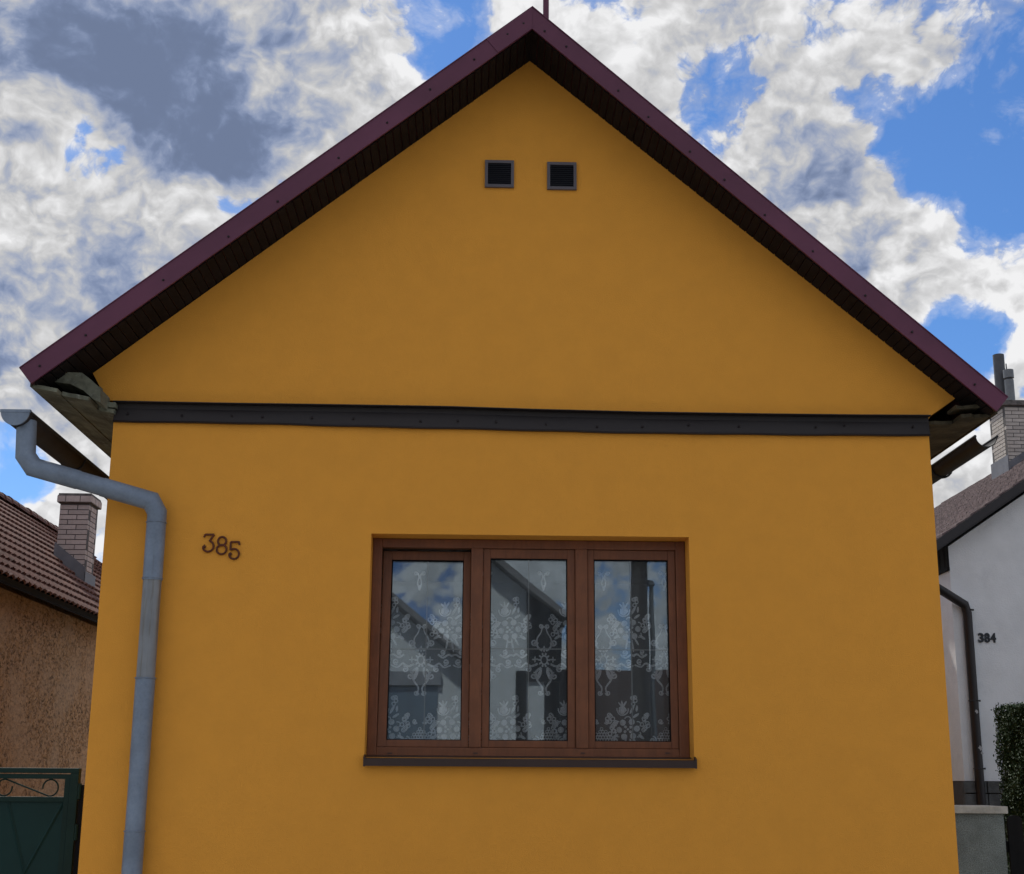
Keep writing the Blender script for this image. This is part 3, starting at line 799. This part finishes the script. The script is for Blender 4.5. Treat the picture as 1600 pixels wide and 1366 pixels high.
ch = chimney('chimney', ca.x, cb.x, CYL, CYL+.5, ctop-1.75, ctop, .0752, bh, M_brickL)
cp = MB().box(ca.x-.03, cb.x+.03, CYL-.04, CYL+.54, ctop+.002, ctop+.115).build('cap', M_capd, ch)
for x0_, x1_ in ((ca.x-.034, ca.x+.085), (ca.x+.098, ca.x+.30), (ca.x+.313, cb.x+.036)):
    MB().box(x0_, x1_, CYL-.046, CYL-.026, ctop+.012, ctop+.10).build('cap_brick', M_brickL, ch)
for i in range(3): MB().box(cb.x+.02, cb.x+.037, CYL-.02+i*.19, CYL+.15+i*.19, ctop+.012, ctop+.10).build('cap_brick', M_brickL, ch)
MB().box(ca.x-.02, cb.x+.02, CYL-.03, CYL+.53, ctop+.117, ctop+.142).build('cap_slab', M_capd, ch)
def on_roof(x): return EZ + slope*(EXL-x)
fl = MB()
za, zb = on_roof(ca.x), on_roof(cb.x)
fl.hexa([(ca.x-.02,CYL-.03,za-.1),(cb.x+.02,CYL-.03,zb-.1),(cb.x+.02,CYL-.012,zb-.1),(ca.x-.02,CYL-.012,za-.1),(ca.x-.02,CYL-.03,za+.26),(cb.x+.02,CYL-.03,zb+.26),(cb.x+.02,CYL-.012,zb+.26),(ca.x-.02,CYL-.012,za+.26)])
fl.hexa([(cb.x+.012,CYL-.03,zb-.2),(cb.x+.03,CYL-.03,zb-.2),(cb.x+.03,CYL+.53,zb-.2),(cb.x+.012,CYL+.53,zb-.2),(cb.x+.012,CYL-.03,zb+.20),(cb.x+.03,CYL-.03,zb+.20),(cb.x+.03,CYL+.53,zb+.20),(cb.x+.012,CYL+.53,zb+.20)])
fl.build('flashing', M_lead, ch)
MB().box(EXL-.07, EXL-.04, Y0B-.3, Y1B+.3, EZ-.07, EZ-.03).build('eave_shade_strip', M_soffit, bh)  # thin dark strip standing in for the shadow under the tile edge

# ------------------------------------------------------------------ green gate
M_gate = mat('dark_green_enamel', (.006, .024, .019), .5, var=.15, vscale=3, bump=.05, bscale=20, spec=.2)
M_gatep = mat('green_panel', (.006, .029, .026), .5, var=.15, vscale=2, bump=.05, bscale=8, spec=.2)
GYY = .42
gate = thing('metal_gate', 'dark green metal gate with scrollwork strip beside the ochre house', 'gate', (0, 0, 0))
gx = lambda px, py=1250: at(px, py, GYY).x - 0
gz = lambda py, px=60: at(px, py, GYY).z
xr_ = gx(126, 1203); lx = xr_-1.25
vx = xr_
f = MB()
th_ = .055
f.box(lx, vx, GYY-.03, GYY+.03, gz(1208), gz(1200)); f.box(vx-.055, vx, GYY-.031, GYY+.029, .12, gz(1208)); f.box(lx, lx+.055, GYY-.031, GYY+.029, .12, gz(1208))
f.build('outer_frame', M_gate, gate, bevel=.006)
f = MB()
zt1, zt0 = gz(1209.5)+.012, gz(1245)
f.box(lx+.055, vx-.055, GYY-.021, GYY+.021, gz(1217), gz(1209.5))
f.box(vx-.092, vx-.057, GYY-.020, GYY+.02, .16, zt1-.012); f.box(lx+.057, lx+.092, GYY-.020, GYY+.02, .16, zt1-.012)
f.box(lx+.092, vx-.092, GYY-.0205, GYY+.0205, gz(1253), zt0); f.box(lx+.092, vx-.092, GYY-.0205, GYY+.0205, .14, .2)
f.build('leaf_frame', M_gate, gate, bevel=.004)
zc = (zt0+gz(1217))/2; hh = (gz(1217)-zt0)/2
px0 = vx-.092
# S scrolls in the strip
def scroll(cx0):
    pts = []
    rr2 = hh-.004; L = .30
    a = (cx0-L/2, zc); bb_ = (cx0+L/2, zc)
    left = [(a[0]+rr2*.95*math.cos(R(t_)), a[1]+rr2*math.sin(R(t_))) for t_ in range(10, -281, -18)]
    right = [(bb_[0]+rr2*.95*math.cos(R(t_)), bb_[1]+rr2*math.sin(R(t_))) for t_ in range(-100, 191, 18)]
    pts = left+right
    MB().tube([(x, GYY, z) for x, z in pts], .0055, 6).build('scroll', M_gate, gate, smooth=True)
scroll(px0-.245); scroll(px0-.74)
pan = MB(); z1p, z0p = gz(1253), .2
xa_, xb_ = lx+.092, vx-.092
pan.box(xa_, xb_, GYY-.004, GYY+.004, z0p, z1p)
panel = pan.build('panel', M_gatep, gate)
mid = (xa_+xb_)/2; q = (xb_-xa_)/2
for (xA, zA, xB, zB) in ((xb_, z1p, xb_-.30, z1p-.62), (xb_-.36, z1p, xb_-.16, z1p-.62), (xa_, z1p, xa_+.3, z1p-.62)):
    d_ = Vector((xB-xA, 0, zB-zA)).normalized(); nn = Vector((-d_.z, 0, d_.x))*.012
    a, b = Vector((xA, GYY-.005, zA)), Vector((xB, GYY-.005, zB)); hgt = Vector((0, -.008, 0))
    MB().prism([(0,0)]*0 or [(-1,0),(0,1),(1,0)], 0, 1, lambda u, v, w_: a.lerp(b, w_)+nn*u+hgt*v).build('pressed_rib', M_gatep, gate)
post = MB().box(vx+.008, vx+.075, GYY-.02, GYY+.05, .1, gz(1226)).build('gate_post', M_black, gate, bevel=.004)
for z in (gz(1236), gz(1300), .5):
    MB().tube([(vx+.009, GYY-.02, z-.05), (vx+.009, GYY-.02, z+.05)], .012, 8).build('hinge', M_gate, gate)

# ------------------------------------------------------------------ right neighbour: white house 384
def white_extra(t, co, c):
    v = t.ss(t.noise(co, 3, 5, .65), .52, .75)
    c = t.mix(t.m('MULTIPLY', v, .25), c, (.40, .41, .43))
    w = t.ss(t.noise(co, 22, 4, .7), .66, .74)
    return t.mix(t.m('MULTIPLY', w, .4), c, (.28, .28, .28))
M_white = mat('white_render', (.72, .73, .75), .9, var=.06, vscale=2, bump=.6, bscale=45, spec=.2, extra=white_extra)
M_shingle = mat('grey_brown_shingle', (.150, .115, .115), .9, var=.35, vscale=9, bump=.4, bscale=40, spec=.2)
M_brownm = mat('brown_metal', (.016, .012, .013), .45, var=.2, vscale=5)
M_dwood = mat('dark_timber', (.012, .011, .011), .8, spec=.15, var=.3, streak=True)
M_stone = mat('grey_block', (.085, .088, .09), .9, var=.3, vscale=6, bump=.5, bscale=40)
wh = thing('white_house', 'white rendered house with brown shingle roof, numbered 384, on the right', 'house')
NY = 10.0; VY = 9.72
va, vb = at(1465, 842, VY), at(1600, 749, VY)
vs = (vb.z-va.z)/(vb.x-va.x)
def vz(x): return va.z+vs*(x-va.x)
x_c = (at(1491, 900, NY).x+at(1499, 1200, NY).x)/2
RXN = va.x+5.0; ZPL = at(1520, 1218, NY).z
YB = 23.6
b = MB()
xr2 = 2*RXN-x_c
b.prism([(x_c, ZPL-.02), (xr2, ZPL-.02), (xr2, vz(x_c)-.22), (RXN, vz(RXN)-.22), (x_c, vz(x_c)-.22)], NY, YB-.3, xz)
b.build('wall', M_white, wh)
MB().box(x_c-1.9, x_c-.002, NY+.9, YB-.4, 0, vz(x_c-.75)-.22).build('side_wing', M_white, wh)
# timber cladding on the side wall under the eave
zbl = at(1480, 888, NY+.1).z
for i in range(14):
    y = NY-.012+i*.105
    MB().box(x_c-.03-(i % 2)*.004, x_c-.003, y, y+.099, zbl, vz(x_c)-.16).build('cladding_board', M_dwood, wh)
MB().box(x_c-.045, x_c-.003, NY-.02, NY+1.46, zbl-.05, zbl-.002).build('cladding_rail', M_dwood, wh)
# roof
xe_ = va.x-.15
rf = MB()
th2 = .10
for s in (1, -1):
    def fx_(x): return x if s > 0 else 2*RXN-x
    rf.hexa([(fx_(xe_),VY,vz(xe_)-th2),(fx_(RXN),VY,vz(RXN)-th2),(fx_(RXN),YB,vz(RXN)-th2),(fx_(xe_),YB,vz(xe_)-th2),
             (fx_(xe_),VY,vz(xe_)-.01),(fx_(RXN),VY,vz(RXN)-.01),(fx_(RXN),YB,vz(RXN)-.01),(fx_(xe_),YB,vz(xe_)-.01)])
rfo = rf.build('roof', M_soffit, wh)
step = .21; x = xe_; i = 0
while x < RXN:
    c_ = MB(); ny = 46
    for j in range(ny):
        y0_ = VY-.02+(YB-VY+.02)*j/ny+(i % 2)*.1; y1_ = VY-.02+(YB-VY+.02)*(j+1)/ny-.02+(i % 2)*.1
        if j == 0: y0_ = VY-.02
        d_ = random.uniform(0, .008)
        x1_ = min(x+step+.03, RXN)
        c_.hexa([(x,y0_,vz(x)+.002),(x1_,y0_,vz(x1_)-.008),(x1_,y1_,vz(x1_)-.008),(x,y1_,vz(x)+.002),(x,y0_,vz(x)+.030+d_),(x1_,y0_,vz(x1_)+.004),(x1_,y1_,vz(x1_)+.004),(x,y1_,vz(x)+.030+d_)])
    c_.build('shingle_course', M_shingle, rfo, fix=False); x += step; i += 1
vt = MB()
vt.hexa([(xe_,VY-.045,vz(xe_)-.135),(RXN,VY-.045,vz(RXN)-.135),(RXN,VY-.021,vz(RXN)-.135),(xe_,VY-.021,vz(xe_)-.135),(xe_,VY-.045,vz(xe_)-.005),(RXN,VY-.045,vz(RXN)-.005),(RXN,VY-.021,vz(RXN)-.005),(xe_,VY-.021,vz(xe_)-.005)])
vt.build('verge_board', M_brownm, rfo)
sf = MB()
sf.hexa([(xe_,VY-.02,vz(xe_)-.16),(RXN,VY-.02,vz(RXN)-.16),(RXN,NY+.02,vz(RXN)-.16),(xe_,NY+.02,vz(xe_)-.16),(xe_,VY-.02,vz(xe_)-.12),(RXN,VY-.02,vz(RXN)-.12),(RXN,NY+.02,vz(RXN)-.12),(xe_,NY+.02,vz(xe_)-.12)])
sf.build('verge_soffit', M_brownm, rfo)
# plinth of blocks
rows_ = 9; bh_ = ZPL/rows_
MB().box(x_c+.012, xr2-.03, NY+.02, YB-.4, 0, ZPL-.021).build('plinth', M_mort, wh)
for r0 in range(rows_-3, rows_):
    x = x_c-.03-(.0 if r0 % 2 else 0)
    while x < x_c+1.6:
        L = random.uniform(.26, .36)
        MB().box(x, x+L-.015, NY-.05+random.uniform(-.008, .008), NY+.03, r0*bh_+.008, (r0+1)*bh_-.008-(.02 if r0 == rows_-1 else 0)).build('plinth_block', M_stone, wh, bevel=.006); x += L
MB().box(x_c-1.9, x_c-.06, NY+.85, NY+.895, 0, ZPL-.02).build('wing_plinth', M_stone, wh)
# downpipe
d1 = at(1462, 917, NY-.35); d2 = at(1507, 945, NY-.08); d3 = at(1511, 952, NY-.06)
dpn = MB().tube([d1, d2, Vector((d3.x, NY-.06, d3.z-.06)), Vector((d3.x, NY-.06, .1))], .062, 14).build('downpipe', M_brownm, wh, smooth=True)
for py in (953, 1095, 1201):
    z = at(1520, py, NY-.06).z
    ring = [(d3.x+.066*math.cos(2*math.pi*k/16), NY-.06+.066*math.sin(2*math.pi*k/16), z) for k in range(16)]
    MB().tube(ring, .008, 6, closed=True).build('clamp', M_brownm, dpn)
    MB().box(d3.x+.06, d3.x+.095, NY-.065, NY-.05, z-.012, z+.012).build('clamp_ear', M_brownm, dpn)
M_peel = mat('peeled_paint', (.34, .34, .35), .8)
for px, py, s_ in ((1526, 1112, .020), (1532, 1169, .024), (1534.5, 1177, .016)):
    p = at(px, py, NY-.122)
    bb2 = MB(); blob(bb2, 0, 0, s_, s_*1.4, .4, 9, .25)
    o = bb2.build('peeled_patch', M_peel, dpn, fix=False); o.location = (p.x, NY-.1235, p.z)
# number 384
M_num = mat('black_number', (.012, .014, .02), .5)
for chx, px in (('3', 1529.5), ('8', 1539), ('4', 1548.5)):
    cu_ = bpy.data.curves.new('t', 'FONT'); cu_.body = chx; cu_.size = 1; cu_.extrude = .03; cu_.offset = .035
    to = bpy.data.objects.new('t', cu_); COL.objects.link(to)
    me = bpy.data.meshes.new_from_object(to.evaluated_get(bpy.context.evaluated_depsgraph_get()))
    bpy.data.objects.remove(to)
    a = at(px, 1004, NY-.02); b = at(px, 989, NY-.02); hgt = b.z-a.z
    xs = [v.co.x for v in me.vertices]; zs_ = [v.co.y for v in me.vertices]
    sx = (at(px+8.6, 1004, NY-.02).x-a.x)/(max(xs)-min(xs)); sz = hgt/(max(zs_)-min(zs_)); x0 = min(xs); z0 = min(zs_)
    for v in me.vertices: v.co = Vector((a.x+(v.co.x-x0)*sx, NY-.006-v.co.z*.4, a.z+(v.co.y-z0)*sz))
    me.update(); me.materials.clear(); link('house_digit', me, M_num, wh)
# chimney
CYR = 16.0
c0 = at(1574.5, 700, CYR); zt_ = at(1573, 634, CYR).z
chr_ = chimney('chimney', c0.x, c0.x+.85, CYR, CYR+.8, zt_-1.7, zt_, .073, wh, M_brickR)
MB().box(c0.x-.06, c0.x+.91, CYR-.06, CYR+.86, zt_+.002, zt_+.10).build('cap', M_capd, chr_, bevel=.01)
M_flue = mat('grey_flue', (.17, .18, .19), .5, metal=.3, var=.2); M_flued = mat('dark_flue', (.07, .075, .085), .6, var=.2)
def flue(px0, px1, pyt, Y, m, name):
    a = at((px0+px1)/2, 625, Y); zt2 = at((px0+px1)/2, pyt, Y).z; r0 = (at(px1, 600, Y).x-at(px0, 600, Y).x)/2
    o = MB().tube([(a.x, Y, zt_+.1), (a.x, Y, zt2)], r0, 16, caps=True).build(name, m, chr_, smooth=True)
    MB().tube([(a.x, Y, zt2), (a.x, Y, zt2+.004)], r0*.9, 16).build('flue_mouth', M_black, chr_)
    return a.x, zt2, r0
x_, z_, r0 = flue(1557, 1574, 555, CYR+.55, M_flued, 'flue_pipe')
MB().tube([(x_, CYR+.55, zt_+.1), (x_, CYR+.55, zt_+.34)], r0*1.12, 16).build('flue_sleeve', M_flue, chr_, smooth=True)
x_, z_, r0 = flue(1572, 1586, 594, CYR+.3, M_flue, 'flue_pipe')
MB().tube([(x_, CYR+.3, z_+.01), (x_, CYR+.3, z_+.035)], r0*.75, 16).build('flue_neck', M_flued, chr_, smooth=True)
MB().tube([(x_, CYR+.3, z_+.035), (x_, CYR+.3, z_+.20)], r0*1.12, 16).build('flue_cowl', M_flue, chr_, smooth=True)
MB().tube([(x_-.03, CYR+.3, z_+.2), (x_-.03, CYR+.3, z_+.33)], .012, 6).build('flue_rod', M_flued, chr_)
fl = MB()
zf = vz(c0.x)
fl.hexa([(c0.x-.025,CYR-.03,zf-.2),(c0.x-.008,CYR-.03,zf-.2),(c0.x-.008,CYR+.84,zf-.2),(c0.x-.025,CYR+.84,zf-.2),(c0.x-.025,CYR-.03,zf+.30),(c0.x-.008,CYR-.03,zf+.30),(c0.x-.008,CYR+.84,zf+.30),(c0.x-.025,CYR+.84,zf+.30)])
zf2 = vz(c0.x+.87)
fl.hexa([(c0.x-.02,CYR-.035,zf-.2),(c0.x+.87,CYR-.035,zf2-.2),(c0.x+.87,CYR-.012,zf2-.2),(c0.x-.02,CYR-.012,zf-.2),(c0.x-.02,CYR-.035,zf+.16),(c0.x+.87,CYR-.035,zf2+.16),(c0.x+.87,CYR-.012,zf2+.16),(c0.x-.02,CYR-.012,zf+.16)])
fl.build('flashing', M_lead, chr_)

# ------------------------------------------------------------------ pillar, fence, hedge on the right
M_pebble = mat('pebbledash', (.25, .295, .285), .95, var=.2, vscale=6, bump=1.0, bscale=110, spec=.2,
               extra=lambda t, co, c: t.mix(t.m('MULTIPLY', t.ss(t.noise(co, 130, 3, .7), .42, .62), .75), c, (.10, .115, .115)))
M_cap = mat('pillar_cap', (.42, .42, .38), .85, var=.2, vscale=12, bump=.3)
PY = 1.6
pil = thing('gate_pillar', 'squat grey pebbledash pillar with pale stone cap beside the ochre wall', 'pillar')
pr_ = at(1570, 1300, PY).x; pc = at(1575, 1264, PY-.04)
z1c, z0c = at(1560, 1260, PY-.04).z, at(1560, 1272, PY-.04).z
MB().box(pr_-.55, pr_, PY, PY+.42, 0, z0c).build('shaft', M_pebble, pil)
MB().box(pr_-.60, pc.x, PY-.04, PY+.46, z0c+.002, z1c).build('cap', M_cap, pil, bevel=.008)
fence = thing('picket_fence', 'black wooden picket fence with rounded tops right of the pebbledash pillar', 'fence')
FYY = 1.9
for i in range(9):
    a = at(1575.5, 1300, FYY).x + i*.135
    wd = .115; zt3 = at(1584, 1279, FYY).z
    poly = [(a, .15), (a+wd, .15), (a+wd, zt3-.02)] + [(a+wd/2+wd/2*math.cos(R(q_)), zt3-.02+.045*math.sin(R(q_))) for q_ in range(20, 180, 20)] + [(a, zt3-.02)]
    MB().prism(poly, FYY, FYY+.022, xz).build('picket', M_dwood, fence)
a = at(1575.5, 1300, FYY).x
for z in (.45, zt3-.25): MB().box(a-.05, a+1.3, FYY+.023, FYY+.06, z, z+.08).build('rail', M_dwood, fence)
# hedge
def leaf_mat():
    def ex(t, co, c):
        return t.mix(t.ss(t.noise(co, 4, 4, .6), .35, .7), c, (.030, .060, .018))
    return mat('hedge_leaf', (.018, .046, .014), .6, var=.4, vscale=30, spec=.25, extra=ex)
hed = thing('hedge', 'clipped dark green hedge in front of the white house', 'hedge')
HY = 5.2
hx = at(1568, 1180, HY+1.0).x; hz = at(1580, 1099, HY).z
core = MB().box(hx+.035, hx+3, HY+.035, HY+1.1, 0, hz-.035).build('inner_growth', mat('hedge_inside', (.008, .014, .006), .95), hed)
lf = MB(); rg = random.Random(11)
def add_leaf(c, n):
    t1 = n.cross(Vector((rg.uniform(-1,1), rg.uniform(-1,1), rg.uniform(-1,1)))).normalized(); t2 = n.cross(t1)
    L = rg.uniform(.012, .022); w0 = L*.5
    lf.quad(c-t1*L, c+t2*w0+n*.004, c+t1*L, c-t2*w0+n*.004)
for i in range(60000):
    u = rg.random()
    out = rg.gauss(0, .016)
    if u < .40: c = Vector((hx+rg.uniform(0, 1.6), HY-out, rg.uniform(.3, hz))); n = Vector((0,-1,0))
    elif u < .75: c = Vector((hx-out, HY+rg.uniform(0, 1.15), rg.uniform(.3, hz))); n = Vector((-1,0,0))
    else: c = Vector((hx+rg.uniform(0, 1.6), HY+rg.uniform(0, 1.15), hz+out)); n = Vector((0,0,1))
    c += Vector((0.015*math.sin(c.z*9+c.y*7), .015*math.sin(c.z*8+c.x*6), .012*math.sin(c.x*11+c.y*5)))
    add_leaf(c, (n+Vector((rg.gauss(0,.6), rg.gauss(0,.6), rg.gauss(0,.6)))).normalized())
fo = lf.build('foliage', leaf_mat(), hed, fix=False); fo['kind'] = 'stuff'

# ------------------------------------------------------------------ across the street (seen mirrored in the panes)
def atm(px, py, Y):      # place at depth Y behind the camera that is mirrored at this pixel of an upright pane
    q = at(px, py, 2*(FY+.034)-Y); return Vector((q.x, Y, q.z))
OY = -17.5
opp = thing('white_gable_house', 'pale two-storey gable house across the street, mirrored in the window panes', 'house')
oe = atm(884, 962, OY); oa = atm(775, 870, OY)
os_ = (oa.z-oe.z)/(oa.x-oe.x)
ow = atm(875, 1000, OY).x; oxa = ow-4.2
M_ow = mat('pale_facade', (.62, .63, .64), .9, var=.05, bump=.2)
def oz(x): return oe.z+os_*(x-oe.x)
b = MB(); xl2 = 2*oxa-ow
b.prism([(xl2, 0), (ow, 0), (ow, oz(ow)-.15), (oxa, oz(oxa)-.15), (xl2, oz(ow)-.15)], OY-8, OY, xz)
b.build('wall', M_ow, opp)
rf = MB()
for s in (1, -1):
    def f2(x): return x if s > 0 else 2*oxa-x
    rf.hexa([(f2(oxa),OY+.5,oz(oxa)-.14),(f2(oe.x),OY+.5,oe.z-.14),(f2(oe.x),OY-8.4,oe.z-.14),(f2(oxa),OY-8.4,oz(oxa)-.14),(f2(oxa),OY+.5,oz(oxa)),(f2(oe.x),OY+.5,oe.z),(f2(oe.x),OY-8.4,oe.z),(f2(oxa),OY-8.4,oz(oxa))])
rf.build('roof', mat('grey_roof', (.2, .19, .19), .8), opp)
x0 = atm(824, 950, OY).x
MB().hexa([(x0,OY+.005,oz(x0)-1.9),(ow+.01,OY+.005,oz(x0)-1.9),(ow+.01,OY+.06,oz(x0)-1.9),(x0,OY+.06,oz(x0)-1.9),(x0,OY+.005,oz(x0)-.16),(ow+.01,OY+.005,oz(ow)-.16),(ow+.01,OY+.06,oz(ow)-.16),(x0,OY+.06,oz(x0)-.16)]).build('recess_panel', M_dwood, opp)  # flat dark panels stand in for the shade of a balcony recess
x2 = atm(851, 1100, OY).x
MB().box(x2, ow-.01, OY+.005, OY+.05, .2, oz(x0)-1.91).build('recess_panel', M_dwood, opp)
x1 = atm(806, 1100, OY).x
MB().box(x1, x1+.2, OY+.005, OY+.08, .2, oz(x0)-1.7).build('timber_post', M_dwood, opp)
wx0, wx1 = atm(560, 900, OY).x, atm(690, 900, OY).x; wzt = atm(640, 872, OY).z
wn = MB().box(wx0, wx1, OY+.005, OY+.12, wzt, wzt+.28).build('shutter_box', mat('shutter_grey', (.25, .25, .27), .6), opp)
MB().box(wx0+.05, wx1-.05, OY+.005, OY+.03, wzt-1.6, wzt-.003).build('window_pane', mat('pane_blue', (.12, .16, .2), .1, spec=.9), opp)
# low tiled outbuilding
low = thing('low_outbuilding', 'low brown tiled outbuilding across the street, mirrored in the right pane', 'building')
l0 = atm(862, 1043, OY-2); l1 = atm(1110, 1043, OY-2)
MB().box(l0.x, l1.x+2, OY-6, OY-1.4, 0, l0.z-1.5).build('wall', M_spatter, low)
MB().hexa([(l0.x-.2,OY-1,l0.z-1.7),(l1.x+2.2,OY-1,l0.z-1.7),(l1.x+2.2,OY-3.7,l0.z),(l0.x-.2,OY-3.7,l0.z),(l0.x-.2,OY-1,l0.z-1.6),(l1.x+2.2,OY-1,l0.z-1.6),(l1.x+2.2,OY-3.75,l0.z+.1),(l0.x-.2,OY-3.75,l0.z+.1)]).build('roof', mat('dark_brown_tile', (.05, .03, .024), .85, var=.3, vscale=12, bump=.3), low)
# poles and cables
pa = atm(998, 900, -13.2)
tag(MB().tube([(pa.x, -13.2, 0), (pa.x, -13.2, 9.5)], [.16, .11], 12).build('utility_pole', mat('creosote_pole', (.06, .05, .045), .85, streak=True), smooth=True), 'dark utility pole across the street, mirrored in the right pane', 'pole')
lpo = thing('street_lamp', 'slim pale street lamp across the street, mirrored in the right pane', 'street lamp')
pb = atm(1017, 915, -13.4)
MB().tube([(pb.x, -13.4, 0), (pb.x, -13.4, pb.z)], [.06, .035], 10).build('lamp_post', M_flue, lpo, smooth=True)
MB().hexa([(pb.x-.28,-13.5,pb.z-.02),(pb.x+.05,-13.5,pb.z-.02),(pb.x+.05,-13.3,pb.z-.02),(pb.x-.28,-13.3,pb.z-.02),(pb.x-.22,-13.45,pb.z+.08),(pb.x+.02,-13.45,pb.z+.06),(pb.x+.02,-13.35,pb.z+.06),(pb.x-.22,-13.35,pb.z+.08)]).build('lamp_head', M_flued, lpo)
M_cable = mat('black_cable', (.01, .01, .01), .6)
for k, (dy, dz) in enumerate(((0, 8.9), (.25, 8.6), (-.25, 8.6))):
    pts = [(pa.x-24*u, -13.2+dy, dz-2.2*u*(1-u)-.9*u) for u in [i/16 for i in range(17)]]
    tag(MB().tube(pts, .012, 5, caps=False).build('overhead_cable', M_cable), ('topmost thin black overhead cable above the street, mirrored in the left pane' if k == 0 else 'one of two lower black overhead cables above the street, mirrored in the left pane'), 'cable', 'overhead street cables')
